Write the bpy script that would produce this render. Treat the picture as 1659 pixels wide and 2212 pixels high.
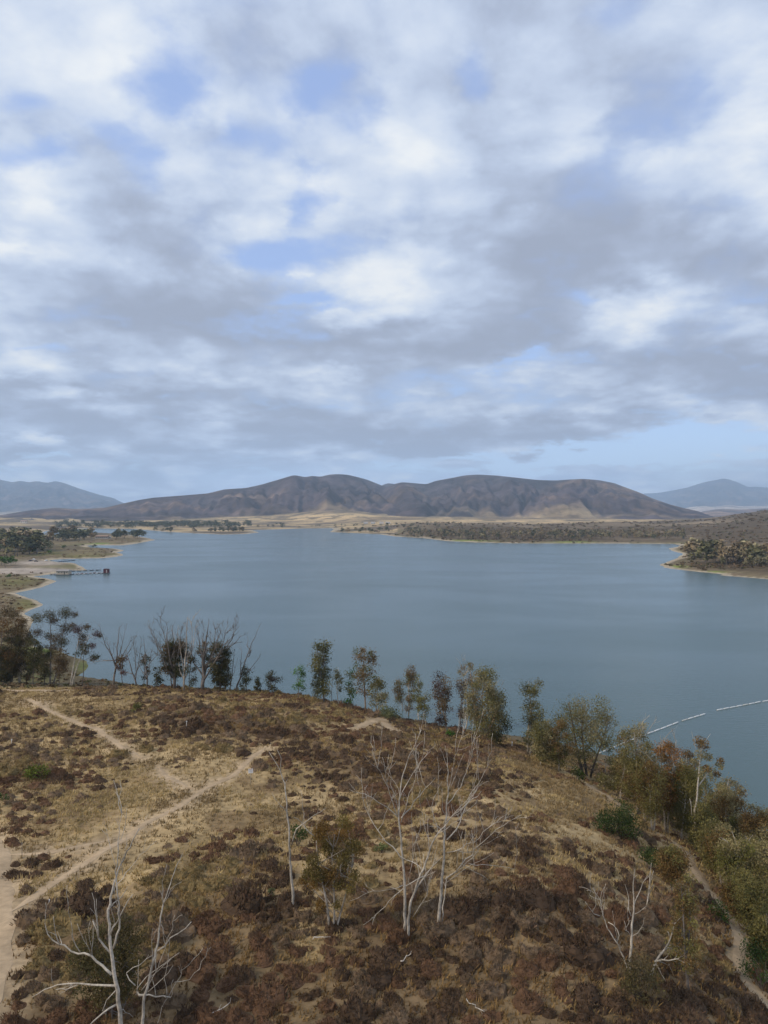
import bpy, math, random
import numpy as np
from math import radians, sin, cos, pi

for o in list(bpy.data.objects):
    bpy.data.objects.remove(o)
scene = bpy.context.scene
col = scene.collection
random.seed(7)
rng = np.random.default_rng(11)

# ------------------------------------------------------------------ camera
FPX = 1533.0          # focal length in units of a 1659 x 2212 picture
CU, CV = 829.5, 1106.0
CAMZ = 60.0
cam_d = bpy.data.cameras.new('camera')
cam_d.sensor_fit = 'VERTICAL'
cam_d.sensor_height = 36.0
cam_d.lens = 36.0 * FPX / 2212.0
cam_d.clip_start = 0.5
cam_d.clip_end = 80000
cam = bpy.data.objects.new('camera', cam_d)
col.objects.link(cam)
cam.location = (0, 0, CAMZ)
cam.rotation_euler = (radians(90), 0, 0)
scene.camera = cam

# ------------------------------------------------------------------ render settings
scene.view_settings.view_transform = 'Standard'
scene.view_settings.look = 'None'
scene.view_settings.exposure = 0.1
scene.view_settings.gamma = 1.0
scene.view_settings.use_curve_mapping = False
scene.cycles.max_bounces = 5
scene.cycles.diffuse_bounces = 2
scene.cycles.glossy_bounces = 2
scene.cycles.transmission_bounces = 2
scene.cycles.transparent_max_bounces = 6
scene.cycles.volume_bounces = 1
scene.cycles.caustics_reflective = False
scene.cycles.caustics_refractive = False
scene.cycles.use_denoising = True

# ------------------------------------------------------------------ world: sky with a broken cloud deck
SUN_EL, SUN_AZ = 38.0, -112.0      # azimuth measured from +Y (the view) towards +X
world = bpy.data.worlds.new('World')
scene.world = world
world.use_nodes = True
nt = world.node_tree
nt.nodes.clear()

def N(t, **kw):
    n = nt.nodes.new(t)
    for k, v in kw.items():
        setattr(n, k, v)
    return n
def L(a, b):
    nt.links.new(a, b)
def math_n(op, a, b=None, c=None, clamp=False):
    n = N('ShaderNodeMath', operation=op, use_clamp=clamp)
    for i, v in enumerate((a, b, c)):
        if v is None:
            continue
        if isinstance(v, (int, float)):
            n.inputs[i].default_value = v
        else:
            L(v, n.inputs[i])
    return n.outputs[0]
def smooth_n(v, a, b, lo=0.0, hi=1.0):
    n = N('ShaderNodeMapRange', interpolation_type='SMOOTHSTEP')
    L(v, n.inputs[0])
    n.inputs[1].default_value = a; n.inputs[2].default_value = b
    n.inputs[3].default_value = lo; n.inputs[4].default_value = hi
    return n.outputs[0]
def mix_rgb(f, a, b):
    n = N('ShaderNodeMix', data_type='RGBA')
    for s, v in ((n.inputs[0], f), (n.inputs[6], a), (n.inputs[7], b)):
        if isinstance(v, (int, float)):
            s.default_value = v
        elif isinstance(v, tuple):
            s.default_value = v
        else:
            L(v, s)
    return n.outputs[2]

tc = N('ShaderNodeTexCoord')
sep = N('ShaderNodeSeparateXYZ'); L(tc.outputs['Generated'], sep.inputs[0])
sx, sy, sz = sep.outputs
zc = math_n('MAXIMUM', sz, 0.0)
# the deck: direction carried on to a flat layer overhead
den = math_n('ADD', zc, 0.22)
deck = N('ShaderNodeCombineXYZ')
L(math_n('DIVIDE', sx, den), deck.inputs[0]); L(math_n('DIVIDE', sy, den), deck.inputs[1])
def noise_n(vec, scale, detail, rough, dist=0.0, off=(0, 0, 0), w=None):
    m = N('ShaderNodeMapping'); L(vec, m.inputs[0]); m.inputs[1].default_value = off
    n = N('ShaderNodeTexNoise'); L(m.outputs[0], n.inputs['Vector'])
    n.inputs['Scale'].default_value = scale; n.inputs['Detail'].default_value = detail
    n.inputs['Roughness'].default_value = rough; n.inputs['Distortion'].default_value = dist
    return n
nA = noise_n(deck.outputs[0], 1.45, 9, 0.55, 0.3, (3.1, 0.7, 0))
nB = noise_n(deck.outputs[0], 1.45, 8, 0.53, 0.3, (3.1 - 0.09, 0.7 + 0.07, 0))   # the same field a little towards the sun
nC = noise_n(deck.outputs[0], 3.0, 9, 0.56, 0.2, (9.0, 2.0, 0))
nW = noise_n(deck.outputs[0], 2.6, 6, 0.62, 0.0, (1.0, 5.0, 0))
vo_w = N('ShaderNodeVectorMath', operation='MULTIPLY_ADD'); L(nW.outputs['Color'], vo_w.inputs[0]); vo_w.inputs[1].default_value = (.35, .35, .35); L(deck.outputs[0], vo_w.inputs[2])
vor = N('ShaderNodeTexVoronoi', feature='F1'); L(vo_w.outputs[0], vor.inputs['Vector'])
vor.inputs['Scale'].default_value = 3.2; vor.inputs['Detail'].default_value = 2.0; vor.inputs['Roughness'].default_value = .55
puff = math_n('SUBTRACT', 0.86, vor.outputs['Distance'])          # heaped, rounded tops
# tangent coordinates, for the single clouds and gaps one can point to
yc = math_n('MAXIMUM', sy, 0.001)
tan = N('ShaderNodeCombineXYZ')
L(math_n('DIVIDE', sx, yc), tan.inputs[0]); L(math_n('DIVIDE', sz, yc), tan.inputs[1])
wv = N('ShaderNodeVectorMath', operation='MULTIPLY_ADD')
L(nW.outputs['Color'], wv.inputs[0]); wv.inputs[1].default_value = (0.24, 0.15, 0); wv.inputs[2].default_value = (-0.12, -0.075, 0)
wv2 = N('ShaderNodeVectorMath', operation='MULTIPLY_ADD')
L(nC.outputs['Color'], wv2.inputs[0]); wv2.inputs[1].default_value = (0.09, 0.05, 0); L(wv.outputs[0], wv2.inputs[2])
tq0 = N('ShaderNodeVectorMath', operation='ADD'); L(tan.outputs[0], tq0.inputs[0]); L(wv2.outputs[0], tq0.inputs[1])
tq = N('ShaderNodeVectorMath', operation='ADD'); L(tq0.outputs[0], tq.inputs[0]); tq.inputs[1].default_value = (-0.045, -0.025, 0)

def blob_sum(blobs):
    acc = None
    for (u, v, ru, rv, amp) in blobs:
        iu, iv = FPX / ru, FPX / rv
        m = N('ShaderNodeVectorMath', operation='MULTIPLY_ADD')
        L(tq.outputs[0], m.inputs[0]); m.inputs[1].default_value = (iu, iv, 0)
        m.inputs[2].default_value = (-(u - CU) / FPX * iu, -(CV - v) / FPX * iv, 0)
        ln = N('ShaderNodeVectorMath', operation='LENGTH'); L(m.outputs[0], ln.inputs[0])
        s = smooth_n(ln.outputs['Value'], 0.0, 1.8, amp, 0.0)
        acc = s if acc is None else math_n('ADD', acc, s)
    return acc
gaps = blob_sum([
    (335, 150, 95, 75, .50), (300, 335, 60, 60, .34), (55, 360, 100, 40, .36), (225, 275, 60, 40, .25),
    (690, 160, 70, 40, .28), (820, 245, 75, 65, .30), (665, 385, 55, 60, .32), (1020, 185, 55, 70, .36),
    (625, 530, 120, 45, .44), (1335, 45, 70, 60, .24), (1505, 190, 50, 50, .10), (690, 632, 90, 16, .34),
    (70, 756, 80, 16, .3), (1110, 780, 90, 20, .32), (1305, 650, 45, 26, .3), (520, 245, 35, 45, .2),
    (1520, 940, 250, 44, .5), (1130, 985, 330, 22, .46), (1420, 985, 200, 40, .4), (330, 775, 90, 18, .24),
    (40, 215, 60, 30, .22), (610, 262, 60, 40, .2), (70, 1000, 90, 12, .3)])
lit = blob_sum([
    (90, 90, 170, 140, .34), (450, 310, 190, 150, .30), (870, 330, 150, 110, .26), (100, 430, 110, 60, .30),
    (880, 555, 90, 50, .20), (790, 655, 130, 40, .36), (1400, 690, 130, 60, .46), (20, 540, 45, 30, .30),
    (720, 808, 60, 18, .24), (1000, 110, 160, 110, .14), (120, 975, 60, 18, .3), (560, 470, 90, 40, .16),
    (1200, 300, 180, 150, .12), (120, 800, 160, 26, .20), (1130, 870, 200, 30, .12), (1560, 130, 190, 150, .30), (1250, 170, 150, 120, .16),
    (1500, 890, 90, 16, .2)])
dark = blob_sum([
    (1490, 560, 300, 120, .38), (870, 745, 300, 62, .36), (1540, 790, 230, 60, .38), (300, 640, 290, 72, .28),
    (520, 925, 430, 52, .34), (120, 880, 220, 50, .26), (900, 965, 190, 28, .26), (1240, 930, 190, 40, .28),
    (1250, 420, 200, 120, .10), (20, 995, 50, 22, .3), (1100, 540, 140, 80, .10), (560, 60, 220, 60, .12),
    (250, 500, 130, 60, .14), (1150, 690, 150, 60, .14)])
covn = math_n('SUBTRACT', math_n('ADD', math_n('MULTIPLY', nA.outputs[0], 0.75), math_n('MULTIPLY', nC.outputs[0], 0.62)), math_n('MULTIPLY', gaps, 0.95))
covn = math_n('ADD', covn, math_n('MULTIPLY', math_n('ADD', lit, dark), 0.35))
covn = math_n('ADD', covn, math_n('MULTIPLY', puff, 0.42))
cov = smooth_n(covn, 0.25, 0.66, 0.0, 1.0)
rel = math_n('MULTIPLY', math_n('SUBTRACT', nA.outputs[0], nB.outputs[0]), 2.1)
br = math_n('ADD', math_n('MULTIPLY', math_n('SUBTRACT', nC.outputs[0], 0.5), 0.92), rel)
thick = math_n('MULTIPLY', math_n('SUBTRACT', 0.55, nA.outputs[0]), 0.7)
br = math_n('ADD', math_n('ADD', br, thick), math_n('SUBTRACT', lit, dark))
br = math_n('ADD', math_n('ADD', br, math_n('MULTIPLY', puff, 0.50)), 0.43)
br = math_n('ADD', math_n('MULTIPLY', math_n('SUBTRACT', br, 0.5), 1.06), 0.525)
ramp = N('ShaderNodeValToRGB'); L(br, ramp.inputs[0])
cr = ramp.color_ramp; cr.interpolation = 'B_SPLINE'
cr.elements[0].position = 0.0; cr.elements[0].color = (0.33, 0.37, 0.47, 1)
cr.elements[1].position = 1.0; cr.elements[1].color = (0.88, 0.90, 0.91, 1)
for p, c in ((0.28, (0.405, 0.465, 0.60, 1)), (0.52, (0.54, 0.63, 0.80, 1)), (0.78, (0.715, 0.775, 0.865, 1))):
    e = cr.elements.new(p); e.color = c
sky = N('ShaderNodeTexSky', sky_type='NISHITA')
sky.sun_disc = False
sky.sun_elevation = radians(SUN_EL)
sky.sun_rotation = radians(SUN_AZ)
sky.altitude = 150; sky.air_density = 1.0; sky.dust_density = 0.6; sky.ozone_density = 2.5
BG = 0.15
cl = N('ShaderNodeVectorMath', operation='SCALE'); L(ramp.outputs[0], cl.inputs[0]); cl.inputs['Scale'].default_value = 1.0 / BG
veil = mix_rgb(0.50, sky.outputs[0], (0.50 / BG, 0.64 / BG, 1.05 / BG, 1))      # thin high veil in the gaps
skycol = mix_rgb(cov, veil, cl.outputs[0])
bg = N('ShaderNodeBackground'); L(skycol, bg.inputs[0]); bg.inputs[1].default_value = BG
wo = N('ShaderNodeOutputWorld'); L(bg.outputs[0], wo.inputs[0])
world.cycles.sampling_method = 'MANUAL'
world.cycles.sample_map_resolution = 512

# ------------------------------------------------------------------ sun behind thin cloud
sun_d = bpy.data.lights.new('sun', 'SUN')
sun_d.energy = 2.2
sun_d.angle = radians(8)
sun_d.color = (1.0, 0.86, 0.68)
sun = bpy.data.objects.new('sun', sun_d); col.objects.link(sun)
sdir = (sin(radians(SUN_AZ)) * cos(radians(SUN_EL)), cos(radians(SUN_AZ)) * cos(radians(SUN_EL)), sin(radians(SUN_EL)))
from mathutils import Vector
sun.rotation_euler = Vector(sdir).to_track_quat('Z', 'Y').to_euler()

# ------------------------------------------------------------------ helpers
def tag(o, label=None, cat=None, group=None, kind=None):
    if label: o['label'] = label
    if cat: o['category'] = cat
    if group: o['group'] = group
    if kind: o['kind'] = kind
    return o
def empty(name, loc):
    o = bpy.data.objects.new(name, None); col.objects.link(o)
    o.location = loc; o.empty_display_size = 0.5
    return o
def mesh_data(name, V, F, cols=None, mat=None, smooth=False):
    """V (n,3); F (m,3) or (m,4) or a list of such arrays; cols (n,3)."""
    V = np.asarray(V, dtype=np.float32)
    Fs = F if isinstance(F, list) else [F]
    Fs = [np.asarray(f, dtype=np.int32) for f in Fs if len(f)]
    me = bpy.data.meshes.new(name)
    me.vertices.add(len(V)); me.vertices.foreach_set('co', V.ravel())
    loops = np.concatenate([f.ravel() for f in Fs])
    sizes = np.concatenate([np.full(len(f), f.shape[1], dtype=np.int32) for f in Fs])
    starts = np.concatenate([[0], np.cumsum(sizes)[:-1]]).astype(np.int32)
    me.loops.add(len(loops)); me.loops.foreach_set('vertex_index', loops)
    me.polygons.add(len(sizes)); me.polygons.foreach_set('loop_start', starts)
    try:
        me.polygons.foreach_set('loop_total', sizes)
    except Exception:
        pass
    me.update(calc_edges=True)
    if cols is not None:
        c4 = np.ones((len(V), 4), dtype=np.float32); c4[:, :3] = np.clip(cols, 0, 1)
        at = me.color_attributes.new('col', 'FLOAT_COLOR', 'POINT')
        at.data.foreach_set('color', c4.ravel())
    if mat is not None:
        me.materials.append(mat)
    me.polygons.foreach_set('use_smooth', np.full(len(sizes), smooth, dtype=bool))
    return me
def link(name, me, parent=None, loc=None):
    o = bpy.data.objects.new(name, me); col.objects.link(o)
    if parent is not None: o.parent = parent
    if loc is not None: o.location = loc
    return o
class MB:
    """collects quads and tris with colours"""
    def __init__(s): s.V = []; s.Q = []; s.T = []; s.C = []; s.n = 0
    def add(s, V, Q=None, T=None, c=(.5, .5, .5)):
        V = np.asarray(V, dtype=np.float32).reshape(-1, 3)
        s.V.append(V)
        c = np.asarray(c, dtype=np.float32)
        s.C.append(np.tile(c, (len(V), 1)) if c.ndim == 1 else c)
        if Q is not None and len(Q): s.Q.append(np.asarray(Q, dtype=np.int32) + s.n)
        if T is not None and len(T): s.T.append(np.asarray(T, dtype=np.int32) + s.n)
        s.n += len(V)
    def box(s, c, d, rz=0.0, color=(.5, .5, .5)):
        x, y, z = d[0] / 2, d[1] / 2, d[2] / 2
        P = np.array([(i, j, k) for i in (-x, x) for j in (-y, y) for k in (-z, z)])
        R = np.array([[cos(rz), -sin(rz), 0], [sin(rz), cos(rz), 0], [0, 0, 1]])
        P = P @ R.T + np.array(c)
        s.add(P, [(0, 1, 3, 2), (4, 6, 7, 5), (0, 4, 5, 1), (2, 3, 7, 6), (0, 2, 6, 4), (1, 5, 7, 3)], c=color)
    def data(s, name, mat, origin=(0, 0, 0), smooth=False):
        F = []
        if s.Q: F.append(np.concatenate(s.Q))
        if s.T: F.append(np.concatenate(s.T))
        return mesh_data(name, np.concatenate(s.V) - np.array(origin, dtype=np.float32), F, np.concatenate(s.C), mat, smooth)
def tube(mb, P, R, n=6, color=(.4, .4, .4), cap=True):
    P = np.asarray(P, dtype=float); R = np.asarray(R, dtype=float)
    m = len(P)
    T = np.gradient(P, axis=0); T /= (np.linalg.norm(T, axis=1)[:, None] + 1e-9)
    ref = np.array([0.31, 0.87, 0.2]) if abs(T[0] @ np.array([0.31, 0.87, 0.2])) < .9 else np.array([1., 0, 0])
    A = np.cross(T, ref); A /= (np.linalg.norm(A, axis=1)[:, None] + 1e-9)
    B = np.cross(T, A)
    a = np.arange(n) * 2 * pi / n
    V = P[:, None, :] + R[:, None, None] * (np.cos(a)[None, :, None] * A[:, None, :] + np.sin(a)[None, :, None] * B[:, None, :])
    V = V.reshape(-1, 3)
    i = np.arange(m - 1)[:, None] * n; j = np.arange(n)[None, :]; j2 = (j + 1) % n
    Q = np.stack([i + j, i + j2, i + n + j2, i + n + j], -1).reshape(-1, 4)
    c = np.asarray(color, dtype=float)
    if c.ndim == 1:
        c = np.tile(c, (len(V), 1)) * (1 + 0.16 * (rng.random((m, 1)).repeat(n, 1).reshape(-1, 1) - .5))
    Tr = [(0, k + 1, k) for k in range(1, n - 1)] + [((m - 1) * n, (m - 1) * n + k, (m - 1) * n + k + 1) for k in range(1, n - 1)] if cap else []
    mb.add(V, Q, Tr, c)
# value noise
_tab = rng.random((256, 256))
def vnoise(x, y):
    x = np.asarray(x, dtype=float); y = np.asarray(y, dtype=float)
    xi = np.floor(x).astype(int); yi = np.floor(y).astype(int)
    fx = x - xi; fy = y - yi
    fx = fx * fx * (3 - 2 * fx); fy = fy * fy * (3 - 2 * fy)
    g = lambda a, b: _tab[a & 255, b & 255]
    return (g(xi, yi) * (1 - fx) + g(xi + 1, yi) * fx) * (1 - fy) + (g(xi, yi + 1) * (1 - fx) + g(xi + 1, yi + 1) * fx) * fy
def fbm(x, y, o=4, gain=.5):
    s = 0; a = 1; t = 0
    for k in range(o):
        s = s + a * vnoise(x * 2 ** k + 17.3 * k, y * 2 ** k + 5.1 * k); t += a; a *= gain
    return s / t
def sstep(a, b, x):
    t = np.clip((np.asarray(x, dtype=float) - a) / (b - a), 0, 1)
    return t * t * (3 - 2 * t)
def px(u, v, Y):
    return np.array([(u - CU) / FPX * Y, Y, CAMZ - (v - CV) / FPX * Y])
def wpx(u, v):        # a picture point on the water
    Y = CAMZ / ((v - CV) / FPX)
    return ((u - CU) / FPX * Y, Y)
def topx(x, y, z):
    return CU + FPX * x / y, CV + FPX * (CAMZ - z) / y
def rbf_fit(P, z, lam=1e-3):
    P = np.asarray(P, float); z = np.asarray(z, float); n = len(P)
    d = np.linalg.norm(P[:, None] - P[None], axis=2)
    K = d * d * np.log(d + 1e-6) + lam * np.eye(n)
    Q = np.c_[np.ones(n), P]
    A = np.block([[K, Q], [Q.T, np.zeros((3, 3))]])
    w = np.linalg.solve(A, np.r_[z, 0, 0, 0])
    def f(X, Y):
        s = np.shape(X); X = np.ravel(X); Y = np.ravel(Y)
        out = w[n] + w[n + 1] * X + w[n + 2] * Y
        for k in range(n):
            r = np.hypot(X - P[k, 0], Y - P[k, 1]); out = out + w[k] * r * r * np.log(r + 1e-6)
        return out.reshape(s)
    return f

# ------------------------------------------------------------------ materials
def new_mat(name):
    m = bpy.data.materials.new(name); m.use_nodes = True
    return m, m.node_tree.nodes, m.node_tree.links, m.node_tree.nodes['Principled BSDF']
def noise_mat(name, rough=.9, scale=1.0, amt=.5, detail=4, base=None, bump=0.0, spec=.2, scale2=None, trans=0.0):
    """colour from the piece's own 'col' attribute (or base), broken up by noise"""
    m, n, l, p = new_mat(name)
    p.inputs['Roughness'].default_value = rough
    p.inputs['Specular IOR Level'].default_value = spec
    g = n.new('ShaderNodeNewGeometry')
    nz = n.new('ShaderNodeTexNoise'); l.new(g.outputs['Position'], nz.inputs['Vector'])
    nz.inputs['Scale'].default_value = scale; nz.inputs['Detail'].default_value = detail; nz.inputs['Roughness'].default_value = .62
    mr = n.new('ShaderNodeMapRange'); l.new(nz.outputs[0], mr.inputs[0])
    mr.inputs[1].default_value = .25; mr.inputs[2].default_value = .75
    mr.inputs[3].default_value = 1 - amt; mr.inputs[4].default_value = 1 + amt
    fac = mr.outputs[0]
    if scale2:
        nz2 = n.new('ShaderNodeTexNoise'); l.new(g.outputs['Position'], nz2.inputs['Vector'])
        nz2.inputs['Scale'].default_value = scale2; nz2.inputs['Detail'].default_value = 3
        mr2 = n.new('ShaderNodeMapRange'); l.new(nz2.outputs[0], mr2.inputs[0])
        mr2.inputs[1].default_value = .3; mr2.inputs[2].default_value = .7
        mr2.inputs[3].default_value = 1 - amt * .7; mr2.inputs[4].default_value = 1 + amt * .7
        mu = n.new('ShaderNodeMath'); mu.operation = 'MULTIPLY'; l.new(fac, mu.inputs[0]); l.new(mr2.outputs[0], mu.inputs[1]); fac = mu.outputs[0]
    sc = n.new('ShaderNodeVectorMath'); sc.operation = 'SCALE'
    if base is None:
        a = n.new('ShaderNodeAttribute'); a.attribute_name = 'col'; l.new(a.outputs['Color'], sc.inputs[0])
    else:
        sc.inputs[0].default_value = base
    l.new(fac, sc.inputs['Scale']); l.new(sc.outputs[0], p.inputs['Base Color'])
    if bump:
        b = n.new('ShaderNodeBump'); b.inputs['Strength'].default_value = bump; b.inputs['Distance'].default_value = 1.0 / scale * .3
        l.new(nz.outputs[0], b.inputs['Height']); l.new(b.outputs[0], p.inputs['Normal'])
    if trans:
        t = n.new('ShaderNodeBsdfTranslucent'); l.new(sc.outputs[0], t.inputs[0])
        mx = n.new('ShaderNodeMixShader'); mx.inputs[0].default_value = trans
        l.new(p.outputs[0], mx.inputs[1]); l.new(t.outputs[0], mx.inputs[2])
        l.new(mx.outputs[0], n['Material Output'].inputs[0])
    return m
M_GROUND = noise_mat('hill_soil', .95, 1.1, .42, 6, bump=.5, scale2=.13, spec=.1)
M_PATH = noise_mat('path_dirt', .95, 1.6, .22, 6, bump=.35, scale2=.3, spec=.1)
M_MOUNT = noise_mat('mountain_brush', .95, .012, .55, 8, scale2=.0026, spec=.03, bump=.18)
M_LEAF = noise_mat('leaves', .8, .9, .35, 3, spec=.08, trans=.30)
M_SHRUB = noise_mat('shrub_twigs', .9, 2.2, .4, 3, spec=.1, trans=.12)
M_GRASS = noise_mat('dry_grass', .9, .5, .3, 3, spec=.1, trans=.2)
M_BARK = noise_mat('bark', .9, 4.0, .5, 5, spec=.1, scale2=.9)
M_PAINT = noise_mat('painted', .55, 3.0, .12, 3, spec=.4)
M_FAR = noise_mat('far_leaves', .85, .12, .35, 3, spec=.1)
# ------------------------------------------------------------------ shoreline (plan)
shore = [(110, -40), (95, 0), (80, 50), (73, 90), (68, 120), (63, 150), (56, 173), (40, 188), (0, 206), (-60, 228), (-98, 246)]
shore += [wpx(u, v) for u, v in [
    (160, 1462), (178, 1453), (190, 1440), (188, 1428), (150, 1416), (120, 1404), (70, 1396), (62, 1370), (66, 1349), (73, 1339),
    (54, 1325), (68, 1317), (94, 1308), (80, 1297), (36, 1283.5), (28, 1282), (42, 1279), (92, 1268.5), (112, 1260), (123, 1255),
    (106, 1250.5), (84, 1247.5), (65, 1246), (90, 1243), (112, 1240.5), (148, 1233), (186, 1231.5), (179, 1226.5), (168, 1218),
    (151, 1215.5), (126, 1214.5), (104, 1210.5), (120, 1208.5), (140, 1207.3), (224, 1205.5), (252, 1202.7), (270, 1198),
    (252, 1193.4), (268.8, 1189.5), (252, 1185), (224, 1184), (196, 1183), (188, 1180), (196, 1177.5), (232, 1178), (266, 1178),
    (294, 1174.7), (322, 1169), (336, 1166.3), (319, 1162), (280, 1155), (241, 1152.3), (207, 1151), (150, 1152.5), (100, 1157),
    (88, 1152), (100, 1147), (130, 1145), (196, 1141), (280, 1142.5), (318, 1145), (364, 1149.5), (420, 1152), (482, 1154.7),
    (532, 1153.4), (560.5, 1150), (543.7, 1145.5), (594, 1143.8), (650, 1141.8), (714, 1141), (722, 1143), (711.7, 1149.5),
    (762, 1151.4), (818, 1154), (853.5, 1159), (910.5, 1162), (964.5, 1168.7), (1027, 1171.7), (1099.5, 1173.5), (1204.5, 1174),
    (1327, 1174), (1457, 1175), (1470, 1178), (1465, 1181), (1444, 1185), (1452, 1190), (1475, 1196), (1462, 1206), (1440, 1215),
    (1425, 1220), (1440, 1227), (1476.7, 1232), (1530, 1237.5), (1563, 1240.5), (1555, 1243), (1659, 1251.3), (1800, 1262), (2050, 1290)]]
shore += [(520, 400), (520, 0), (400, -200), (150, -150)]
SH = np.array(shore)
def lake_sd(X, Y):
    """signed distance to the waterline, positive on land"""
    s = np.shape(X); X = np.ravel(X).astype(float); Y = np.ravel(Y).astype(float)
    best = np.full(len(X), 1e18); inside = np.zeros(len(X), bool)
    A = SH; B = np.roll(SH, -1, axis=0)
    for (ax, ay), (bx, by) in zip(A, B):
        dx, dy = bx - ax, by - ay
        t = np.clip(((X - ax) * dx + (Y - ay) * dy) / (dx * dx + dy * dy), 0, 1)
        d = (X - ax - t * dx) ** 2 + (Y - ay - t * dy) ** 2
        best = np.minimum(best, d)
        if ay != by:
            c = ((ay > Y) != (by > Y)) & (X < (bx - ax) * (Y - ay) / (by - ay) + ax)
            inside ^= c
    d = np.sqrt(best)
    return np.where(inside, -d, d).reshape(s)

# ------------------------------------------------------------------ hill under the camera
cps = []
def cp(u, v, Y): p = px(u, v, Y); cps.append((p[0], p[1], p[2]))
for a in [(0, 2212, 46), (400, 2212, 46.5), (830, 2212, 46.5), (1250, 2212, 48), (1659, 2190, 57),
          (10, 1960, 62), (300, 1960, 61), (634, 1964, 60.5), (875, 2032, 56.5), (1100, 1960, 60), (1363, 2137, 52),
          (30, 1760, 84), (300, 1790, 79), (541, 1700, 94), (800, 1750, 86), (1050, 1800, 78), (1240, 1850, 74),
          (60, 1600, 113), (300, 1600, 113), (570, 1615, 110), (800, 1640, 104), (1000, 1690, 95), (1150, 1720, 95),
          (0, 1490, 148), (150, 1490, 148), (300, 1487, 147), (430, 1494, 144), (560, 1500, 143), (650, 1508, 142), (720, 1521, 142),
          (790, 1540, 143), (870, 1560, 138), (960, 1585, 132), (1040, 1608, 127), (1140, 1632, 122), (1250, 1682, 114),
          (1312, 1719, 107), (1391, 1783, 98), (1455, 1817, 93), (1495, 1867, 86.5), (1537, 1935, 79), (1594, 2025, 69), (1625, 2137, 61)]:
    cp(*a)
cps += [(64, 55, 6), (60, 90, 5), (58, 120, 4.5), (52, 150, 4.5), (75, 20, 8), (30, 165, 6.5), (-10, 180, 8), (-60, 195, 9.5),
        (-110, 215, 8), (-150, 230, 8), (-150, 180, 17), (-130, 150, 22), (-130, 110, 24), (-120, 60, 26), (-90, 30, 28), (-40, 20, 29), (0, 10, 29), (40, 10, 24),
        (-140, 270, 4), (-200, 270, 6), (-200, 200, 14), (-110, 275, 3)]
cps = np.array(cps)
near_f = rbf_fit(cps[:, :2] / 50.0, cps[:, 2], 2e-3)

# ------------------------------------------------------------------ far land
fps = []
def fp(u, Y, z): fps.append((u / 260.0, math.log(Y) * 2.2, z))
def fpv(u, v, Y): fp(u, Y, CAMZ - (v - CV) / FPX * Y)
for u in (-400, -150, 0, 120, 250):
    fp(u, 260, 4); fp(u, 450, 3); fp(u, 800, 2.5); fp(u, 1400, 3)
for u in (-400, -150, 0, 150): fp(u, 2100, 5); fp(u, 2800, 8)
for u in (400, 600, 720): fp(u, 2900, 6)
fp(400, 600, -8); fp(800, 600, -10); fp(1200, 600, -10); fp(600, 1500, -10); fp(1000, 1100, -10); fp(800, 2200, -6)
for a in [(-400, 1113, 4300), (-100, 1116, 4300), (100, 1120, 4300), (250, 1122, 4300), (400, 1119, 4300), (560, 1119, 4000), (734, 1103.5, 4100),
          (850, 1112, 4200), (964, 1117, 4000), (1100, 1119, 4200), (1250, 1119, 4200), (1400, 1121, 4200), (1000, 1142, 1850), (1100, 1139, 1950),
          (1200, 1135, 2100), (1357, 1130.5, 2200), (1452, 1128.5, 2300), (1550, 1119, 2400), (1621, 1107.5, 2400), (1659, 1101, 2400), (1800, 1085, 2400),
          (800, 1140, 2300), (880, 1140, 2100), (900, 1125, 3000), (1100, 1130, 2900), (650, 1128, 3400), (1659, 1118, 3600), (1500, 1122, 3500), (1800, 1110, 3600), (2100, 1085, 2400)]:
    fpv(*a)
for a in [(1500, 900, 6), (1560, 800, 4), (1659, 800, 7), (1659, 1000, 14), (1600, 1300, 19), (1659, 1700, 34), (1480, 1500, 10), (1800, 900, 18), (1800, 1600, 45), (2100, 900, 25), (2100, 1600, 60), (1300, 1500, 6)]:
    fp(*a)
fps = np.array(fps)
far_f = rbf_fit(fps[:, :2], fps[:, 2], 1e-3)
def height(X, Y, sd=None):
    X = np.asarray(X, float); Y = np.asarray(Y, float)
    if sd is None: sd = lake_sd(X, Y)
    Ys = np.maximum(Y, 8.0)
    U = CU + FPX * X / np.maximum(Ys, 200)
    zn = near_f(X / 50.0, Y / 50.0)
    zn = zn + (fbm(X / 7.0, Y / 7.0, 3) - .5) * .5 + (fbm(X / 1.7 + 40, Y / 1.7, 2) - .5) * .22
    zf = far_f(U / 260.0, np.log(np.maximum(Ys, 150)) * 2.2)
    amp = np.clip((Ys - 900) / 3000, .0, 1)
    zf = zf + (fbm(X / 90.0, Y / 90.0, 3) - .5) * 5 * amp + (fbm(X / 380.0 + 9, Y / 380.0, 3) - .5) * 22 * amp * sstep(40, 400, sd)
    w = sstep(235, 300, Y)
    z = zn * (1 - w) + zf * w
    z = np.maximum(z, .35 + .01 * np.clip(sd, 0, 60))
    jag = (fbm(X / 16.0, Y / 16.0, 3) - .5) * np.clip(Ys / 160.0, .6, 5)
    cap = np.where(Y < 260, .02 + (sd + jag) * .62, .02 + (sd + jag) * .085)
    cap = np.where(sd + jag < 0, (sd + jag) * .12, cap)
    return np.maximum(np.minimum(z, cap), -6.0)

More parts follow.
